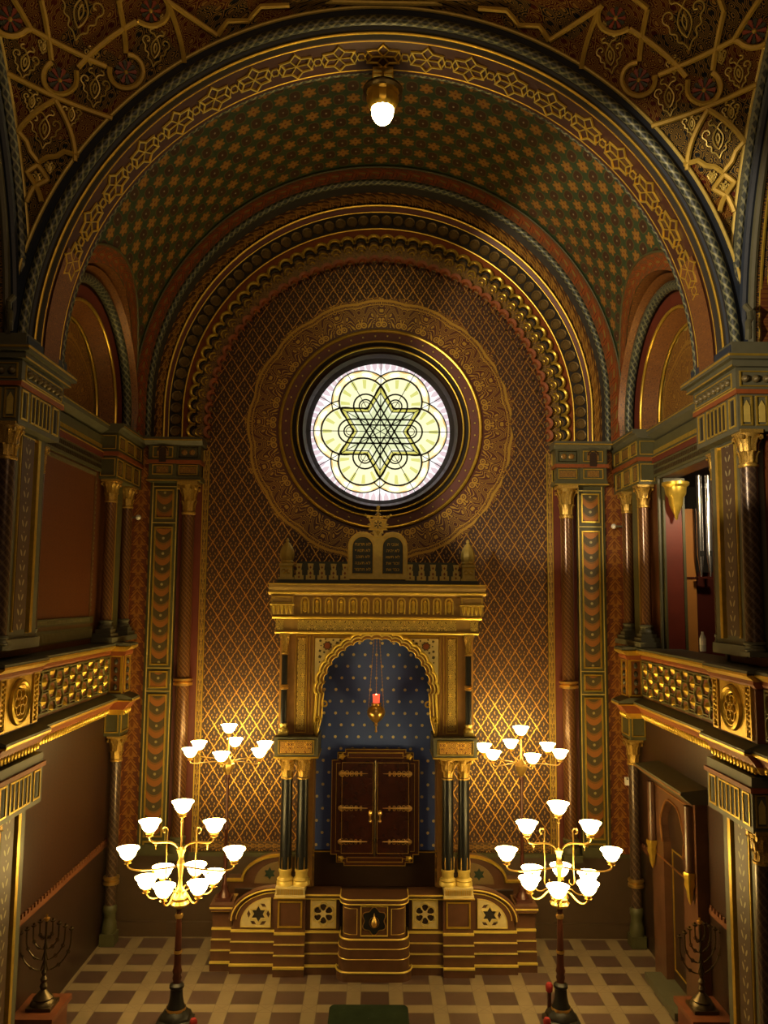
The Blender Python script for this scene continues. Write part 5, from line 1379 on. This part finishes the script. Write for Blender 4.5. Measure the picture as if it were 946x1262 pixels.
def big_candelabrum(loc,label):
    o=thing('floor_candelabrum',loc,label,'candelabrum','large candelabra in front of the ark')
    L=lambda p:(p[0]+loc[0],p[1]+loc[1],p[2]+loc[2])
    bx_,by_=loc[0],loc[1]
    m=MB(); m.lathe([(.26,0),(.26,.05),(.22,.07),(.20,.12),(.14,.16),(.11,.20)],(bx_,by_,0),6,0,'z',pi/6); m.lathe([(.12,.18),(.10,.24),(.085,.32),(.078,.42),(.095,.44),(.095,.47),(.06,.50)],(bx_,by_,0),14); m.build('candelabrum_base',blackp,o,True)
    m=MB(); m.lathe([(.125,.16),(.13,.18),(.125,.20)],(bx_,by_,0),16); m.cut(); m.lathe([(.05,.86),(.055,.88),(.05,.90)],(bx_,by_,0),14); m.cut(); m.lathe([(.045,1.30),(.055,1.33),(.045,1.36)],(bx_,by_,0),14); m.build('brass_ring',brass,o,True)
    m=MB(); m.lathe([(.06,.48),(.05,.52),(.062,.56),(.05,.60),(.065,.64),(.052,.68),(.048,.72),(.045,.88),(.04,1.10),(.035,1.30),(.03,1.38),(.045,1.42)],(bx_,by_,0),16); m.build('candelabrum_shaft',polred,o,True)
    m=MB(); m.lathe([(.03,1.40),(.045,1.44),(.11,1.46),(.13,1.49),(.10,1.52),(.12,1.56),(.09,1.62),(.05,1.66),(.03,1.70),(.022,1.80),(.035,1.92),(.045,1.96),(.05,2.0),(.03,2.04),(.035,2.1),(.05,2.14),(.06,2.17),(.02,2.19),(.012,2.2),(.012,2.5),(.02,2.52),(.012,2.54),(.012,2.58)],(bx_,by_,0),14,0,'z',0,(7,.05)); m.build('brass_boss',brass,o,True)
    arm=MB(); 
    rad=.43
    for k in range(6):
        a=radians(15+60*k); c_,s_=cos(a),sin(a)
        arm.tube([L(p) for p in bez([(0.04*c_,.04*s_,1.60),(.22*c_,.22*s_,1.78),(.16*c_,.16*s_,1.52),(.40*c_,.40*s_,1.50),(rad*c_,rad*s_,1.66)])],.011,6)
    for x in (-1,1):
        arm.tube([L(p) for p in bez([(x*.03,0,1.95),(x*.3,0,1.90),(x*.66,0,1.86),(x*.72,0,1.90),(x*.70,0,1.99)])],.012,6)
        arm.tube([L(p) for p in bez([(x*.02,0,2.14),(x*.10,0,2.36),(x*.36,0,2.20),(x*.42,0,2.22),(x*.425,0,2.34)])],.013,6)
        arm.tube([L(p) for p in [(x*.20,0,1.76),(x*.19,0,1.90),(x*.195,0,2.2),(x*.19,0,2.38)]+[(x*(.225+.04*cos(pi-t)*(1-t/9)),0,2.40+.05*sin(t)*(1-t/9)) for t in [k*.45 for k in range(12)]]],.009,6)
        arm.tube([L(p) for p in [(x*.20,0,1.76)]+[(x*(.165+.035*cos(t)),0,1.76-.04*sin(t)) for t in [k*.5 for k in range(9)]]],.008,6)
        for xx,zz in ((.36,1.86),(.34,2.22)):
            arm.ball(L((x*xx,0,zz)),.018,6); arm.tube([L((x*xx,0,zz)),L((x*xx,0,zz-.06))],.007,5)
    arm.build('brass_arms',brass,o,True)
    pos=[(rad*cos(radians(15+60*k)),rad*sin(radians(15+60*k)),1.78) for k in range(6)]+[(-.70,0,2.11),(.70,0,2.11),(-.425,0,2.46),(.425,0,2.46),(0,0,2.71)]
    for p in pos:
        m=MB(); shade(m,*L(p)); sh=m.build('lit_shade',shade_m,o,True)
        m=MB(); cup(m,*L(p)); m.build('shade_cup',brass,sh,True)
    return o
def placecopy(src,loc,label,rz=0):
    c=copy_tree(src); c.location=loc; c.rotation_euler=(0,0,rz); c['label']=label; return c
bc=big_candelabrum((-2.56,11.22,0),'large brass floor candelabrum with eleven lit glass shades left of the podium')
def small_candelabrum(loc,label):
    o=thing('podium_candelabrum',loc,label,'candelabrum','smaller candelabra on the podium end piers')
    L=lambda p:(p[0]+loc[0],p[1]+loc[1],p[2]+loc[2]); bx_,by_,bz_=loc
    m=MB(); m.box(bx_-.12,bx_+.12,by_-.12,by_+.12,bz_,bz_+.05); m.lathe([(.10,bz_+.05),(.08,bz_+.10),(.045,bz_+.16),(.05,bz_+.2),(.03,bz_+.24),(.028,bz_+1.0),(.04,bz_+1.03),(.026,bz_+1.06),(.024,bz_+1.75),(.045,bz_+1.80),(.03,bz_+1.84)],(bx_,by_,0),14); m.build('candelabrum_shaft',polred,o,True)
    m=MB(); m.lathe([(.03,bz_+1.84),(.05,bz_+1.88),(.085,bz_+1.94),(.095,bz_+2.0),(.06,bz_+2.05),(.03,bz_+2.08),(.015,bz_+2.14),(.012,bz_+2.40)],(bx_,by_,0),14,0,'z',0,(7,.05)); m.build('brass_boss',brass,o,True)
    m=MB(); pos=[(0,0,2.53)]
    for k in range(6):
        a=radians(30+60*k); c_,s_=cos(a),sin(a); r=.60
        m.tube([L(p) for p in bez([(0,0,2.0),(.2*c_,.2*s_,2.10),(.45*c_,.45*s_,2.04),(.60*c_,.60*s_,2.02),(r*c_,r*s_,2.10)])],.008,6); pos.append((r*c_,r*s_,2.22))
    m.build('brass_arms',brass,o,True)
    for p in pos:
        q=L(p); m=MB(); shade(m,*q,.125); sh=m.build('lit_shade',shade_m,o,True)
        m=MB(); cup(m,*q,.85); m.build('shade_cup',brass,sh,True)
    return o
sc_=small_candelabrum((-2.27,12.93,.93),'brass candelabrum with a ring of lit shades on the left podium end pier')
bpy.context.view_layer.update()
placecopy(bc,(2.45,11.27,0),'large brass floor candelabrum with eleven lit glass shades right of the podium',0)
placecopy(sc_,(2.25,12.93,.93),'brass candelabrum with a ring of lit shades on the right podium end pier',radians(6))
# menorahs on pedestals
def menorah(s):
    side='left' if s<0 else 'right'; X0,Y0,Z0=s*4.07,10.66,.46
    o=thing('menorah_pedestal',(X0,Y0,0),'low red marble pedestal by the %s wall at the picture edge'%side,'pedestal','pedestals of the menorahs')
    m=MB(); m.box(s*3.87,s*4.32,10.38,10.95,0,.40); m.box(s*3.84,s*4.34,10.35,10.98,0,.06); m.build('pedestal_body',plain('pedestal_red_'+side,(.13,.035,.018),.35,0,.4,7,coat=.2),o)
    m=MB(); m.box(s*3.83,s*4.34,10.34,10.99,.40,.46); m.build('pedestal_top',plain('pedestal_slab_'+side,(.17,.055,.025),.3,0,.4,7,coat=.2),o)
    o=thing('menorah',(X0,Y0,Z0),'dark bronze branched menorah on the %s pedestal'%side,'menorah','dark menorahs by the side walls')
    m=MB(); m.box(X0-.15,X0+.15,Y0-.15,Y0+.15,Z0,Z0+.04); m.lathe([(.15,Z0+.04),(.14,Z0+.07),(.11,Z0+.09),(.12,Z0+.11),(.08,Z0+.15),(.05,Z0+.18),(.035,Z0+.20),(.05,Z0+.24),(.03,Z0+.28),(.045,Z0+.32),(.02,Z0+.36),(.035,Z0+.40),(.015,Z0+.44),(.013,Z0+1.0)],(X0,Y0,0),16); m.build('menorah_stem',bronze,o,True)
    for k in range(1,5):
        R_=.075*k
        for sx in (-1,1):
            m=MB(); zt=Z0+1.02-.04*k; pts=[(X0,Y0+sx*0,Z0+.98-R_*1.35)]
            for i in range(1,12): a=pi/2*i/11; pts.append((X0,Y0+sx*R_*sin(a)*1.0,zt-.10-R_*1.15*cos(a)))
            pts=[(X0+ (p[1]-Y0)*.95,Y0+(p[1]-Y0)*.25,p[2]) for p in pts]
            e=pts[-1]; pts.append((e[0],e[1],zt)); m.tube(pts,.009,6)
            for i in (4,8): m.tube([(pts[i][0]+.02*cos(t),pts[i][1],pts[i][2]+.02*sin(t)) for t in [TAU*j/8 for j in range(8)]],.005,4,closed=True)
            b=m.build('menorah_branch',bronze,o,True)
            m=MB(); m.lathe([(.010,zt),(.03,zt+.015),(.034,zt+.03),(.012,zt+.03),(.012,zt+.05)],(e[0],e[1],0),10); m.build('candle_cup',bronze,b,True)
    m=MB(); m.lathe([(.012,Z0+1.0),(.034,Z0+1.02),(.038,Z0+1.04),(.012,Z0+1.05),(.012,Z0+1.08)],(X0,Y0,0),10); m.build('candle_cup',brass,o,True)
for s in (-1,1): menorah(s)
# reading desk with green velvet
o=thing('reading_desk',(-.06,9.4,0),'reading desk covered in dark green velvet at the bottom centre','desk')
m=MB(); m.box(-.46,.34,9.05,9.62,.0,.06); m.box(-.42,.30,9.1,9.58,.06,.93); m.build('desk_body',mahog,o)
m=MB(); n=10
rc=.05; out=[]
for (cx_,cy_,a0) in ((.38-rc,9.66-rc,0),(-.50+rc,9.66-rc,90),(-.50+rc,9.0+rc,180),(.38-rc,9.0+rc,270)):
    for i in range(7): a=radians(a0+15*i); out.append((cx_+rc*cos(a),cy_+rc*sin(a)))
def ins(p,k): return (-.06+(p[0]+.06)*k,9.33+(p[1]-9.33)*k)
levels=[(1.0,.72),(1.0,.93),(.99,.955),(.96,.97),(.5,.975),(.01,.975)]
vs=[]
for k,z in levels: vs+=[(*ins(p,k),z+(.008*sin(9*i) if z<.8 else 0)) for i,p in enumerate(out)]
N=len(out); m.add(vs,[(j*N+i,j*N+(i+1)%N,(j+1)*N+(i+1)%N,(j+1)*N+i) for j in range(5) for i in range(N)]); m.build('velvet_cover',velvet,o,True)
# small red objects beside the candelabra bases
def red_post(x,y,h,label):
    o=thing('barrier_post',(x,y,0),label,'post','small red posts by the candelabra')
    m=MB(); m.lathe([(.09,0),(.09,.02),(.03,.04),(.025,h-.10)],(x,y,0),12); m.build('post_stem',polred,o,True)
    m=MB(); m.lathe([(.025,h-.12),(.045,h-.10),(.05,h-.03),(.03,h),(.001,h)],(x,y,0),12); m.build('red_cap',redb,o,True)
red_post(2.33,11.42,.42,'short red-capped post just left of the right floor candelabrum base')
red_post(2.22,11.05,.16,'low red-capped post in front and left of the right floor candelabrum')
red_post(-2.30,11.08,.12,'low red-capped post beside the left floor candelabrum base')
# ceiling lamp
o=thing('ceiling_lamp',(0,9.9,11.55),'round gilt crown lamp with a glowing glass globe hanging under the front arch','lamp')
lx,ly=.0,9.9
m=MB(); m.lathe([(.10,11.70),(.17,11.76),(.20,11.84),(.205,11.90),(.19,11.92),(.20,11.95),(.215,11.97)],(lx,ly,0),28,0,'z',0,(14,.03)); m.build('gilt_crown',gold,o,True)
m=MB(); m.lathe([(.255,11.985),(.26,12.0),(.24,12.03),(.10,12.06),(.001,12.06)],(lx,ly,0),28); m.lathe([(.21,11.96),(.255,11.985)],(lx,ly,0),28); m.build('lamp_canopy',bronze,o,True)
m=MB(); m.lathe([(.001,11.53),(.05,11.54),(.10,11.58),(.135,11.65),(.145,11.73),(.14,11.78),(.12,11.84),(.001,11.86)],(lx,ly,0),24); m.build('glass_globe',shade_c,o,True)
m=MB(); m.tube([(lx,ly,12.05),(lx,ly,12.34)],.018,8)
for x in (-1,1):
    m.box(lx+x*.13-.008,lx+x*.13+.008,ly-.01,ly+.01,12.05,12.36)
for z in (12.10,12.20,12.30): m.box(lx-.13,lx+.13,ly-.006,ly+.006,z,z+.012)
m.box(lx-.13,lx+.13,ly-.13,ly+.13,12.22,12.235)
m.build('hanging_bracket',gold,o)

# portal on the right wall
o=thing('marble_portal',(4.3,11.9,0),'brown marble portal with a grey ledge and horseshoe arch on the right lower wall','portal')
fn=FS(1,4.35)
m=MB()
arch_=[(11.50,.02),(11.50,2.0),(11.46,2.05),(11.44,2.18)]+[(11.88-.46*cos(pi*i/14)*(1+.03*cos(14*i)),2.22+.44*sin(pi*i/14)*(1+.03*cos(14*i))) for i in range(15)]+[(12.32,2.18),(12.30,2.05),(12.26,2.0),(12.26,.02)]
m.plate([(11.02,.0),(11.02,2.84),(12.74,2.84),(12.74,.0)]+arch_[::-1],[],fn,.16)
m.build('portal_frame',marb,o)
m=MB(); molding(m,1,[(4.35,2.84),(4.12,2.84),(4.02,2.92),(3.98,2.96),(3.98,3.0),(4.35,3.04)],10.94,12.84); m.build('portal_ledge',greyg,o)
m=MB(); m.box(3.972,3.98,10.94,12.84,2.955,2.975); frame_on(m,FS(1,4.19),11.1,12.66,1.75,2.76,.018,.015); m.strip(arch_[1:-1],.03,FS(1,4.19),.02); m.build('portal_gilding',plain('portal_bronze_gilt',(.30,.13,.035),.4,.5,.3,9),o)
for y in (11.14,12.60):
    m=MB(); m.lathe([(.06,1.92),(.055,2.78)],(4.14,y,0),12); c=m.build('portal_colonnette',marb,o,True)
    m=MB(); m.lathe([(.001,1.52),(.02,1.56),(.04,1.62),(.045,1.70),(.07,1.78),(.065,1.84),(.085,1.90),(.08,1.94)],(4.14,y,0),24,0,'z',0,(6,.06)); m.build('gilt_corbel',gold,c,True)
m=MB(); m.box(4.30,4.345,11.44,12.36,.0,2.66); d=m.build('portal_door',marbd,o)
m=MB(); frame_on(m,FS(1,4.30),11.56,12.20,.25,1.92,.02,.012); m.build('door_gilt_line',gold,d)
m=MB(); m.box(3.95,4.35,11.3,12.5,.0,.10); m.build('door_step',greyg,o)
# little fittings
o=thing('plastic_bottle',(4.12,9.98,GZ+.10),'small clear plastic bottle with a white label on the right gallery rail','bottle')
z=GZ+.10+.12
m=MB(); m.lathe([(.001,4.87),(.036,4.87),(.038,4.90),(.036,5.02),(.034,5.04),(.014,5.09)],(4.02,10.16,0),14); m.build('bottle_body',plain('clear_plastic',(.55,.56,.55),.15,0,.1,9),o,True)
m=MB(); m.lathe([(.039,4.95),(.039,5.03)],(4.02,10.16,0),14); m.build('bottle_label',white,o,True)
m=MB(); m.lathe([(.015,5.085),(.015,5.11),(.001,5.11)],(4.02,10.16,0),10); m.build('bottle_cap',white,o,True)
for s,z_,y_ in ((-1,6.80,13.72),(1,6.74,13.86)):
    side='left' if s<0 else 'right'
    o=thing('security_camera',(s*4.1,y_,z_),'tiny white dome camera beside the farther %s gallery column'%side,'camera','white dome cameras by the galleries')
    X_=s*4.03 if s>0 else s*4.03
    m=MB(); m.ball((X_,y_,z_),.045,12); m.build('camera_dome',white,o,True)
    m=MB(); m.box(s*4.05,s*4.18,y_-.02,y_+.02,z_-.015,z_+.015); m.build('camera_mount',greyg,o)
o=thing('wall_sensor',(4.08,13.62,2.56),'small white box fixed to the dark corner column under the right gallery','sensor')
m=MB(); m.box(4.06,4.115,13.58,13.66,2.50,2.62); m.build('sensor_case',white,o)
m=MB(); m.lathe([(.012,0),(.010,-.008),(.001,-.01)],(4.087,13.58,2.60),8,0,'y'); m.build('sensor_lens',blackp,o)

# ================================================================== LIGHT, CAMERA
def area(name,loc,target,size,power,col,spread=180,sy=None):
    l=bpy.data.lights.new(name,'AREA'); l.energy=power; l.color=col; l.size=size; l.spread=radians(spread)
    if sy: l.shape='RECTANGLE'; l.size_y=sy
    o=bpy.data.objects.new(name,l); COL.objects.link(o); o.location=loc
    o.rotation_euler=(Vector(target)-Vector(loc)).to_track_quat('-Z','Y').to_euler(); return o
area('dome_fill_light',(0,3.2,9.5),(0,11,6),2.2,DOME,(1,.62,.30))  # added warm fill from high in the crossing, no actual chandelier behind it
area('nave_fill_light',(0,1.5,3.0),(0,12,4.5),2.5,NAVE,(1,.66,.34))  # added low fill towards the ark front, not a set of real lamps
sp=bpy.data.lights.new('added_left_spot','SPOT'); sp.energy=SPOTW; sp.color=(1,.80,.50); sp.spot_size=radians(40); sp.spot_blend=.35; sp.shadow_soft_size=.02  # added spot standing in for light from the upper left, no known fitting
so=bpy.data.objects.new('added_left_spot',sp); COL.objects.link(so); so.location=(-3.3,3.0,7.2)
so.rotation_euler=Vector((sin(radians(38)),cos(radians(38)),.13)).to_track_quat('-Z','Y').to_euler()
area('organ_fill_light',(4.95,10.6,7.4),(5.0,13.3,6.5),.25,16,(1,.78,.46),100)  # light added only to brighten the organ case
w=bpy.data.worlds.new('World'); scene.world=w; w.use_nodes=True
w.node_tree.nodes['Background'].inputs[0].default_value=(1,.62,.30,1); w.node_tree.nodes['Background'].inputs[1].default_value=WORLD
cam=bpy.data.cameras.new('Camera'); co=bpy.data.objects.new('Camera',cam); COL.objects.link(co); scene.camera=co
cam.sensor_fit='VERTICAL'; cam.sensor_height=36; cam.lens=1006.17/1262*36; cam.clip_start=.05; cam.clip_end=100
pit,yaw,roll,cx_=.104,.010,.0089,-.035
from mathutils import Matrix
# camera axes: world -> yaw -> pitch -> roll
Rz=Matrix.Rotation(yaw,3,'Z'); Rx=Matrix.Rotation(-pit,3,'X')
def todir(d):  # inverse of the projection used for measuring
    v=Rz.inverted()@(Rx.inverted()@Vector(d)); return v
f_=todir((0,1,0)); r0=todir((1,0,0)); u0=todir((0,0,1))
c,s_=cos(roll),sin(roll)
rgt=r0*c+u0*s_; up=u0*c-r0*s_
M=Matrix((rgt,up,-f_)).transposed().to_4x4(); M.translation=Vector((cx_,0,5.5)); co.matrix_world=M
# frame centre (473,631) is the optical centre of a 946 x 1262 frame
scene.view_settings.view_transform='Standard'; scene.view_settings.look='None'; scene.view_settings.gamma=1; scene.view_settings.use_curve_mapping=False
scene.view_settings.exposure=EXPO
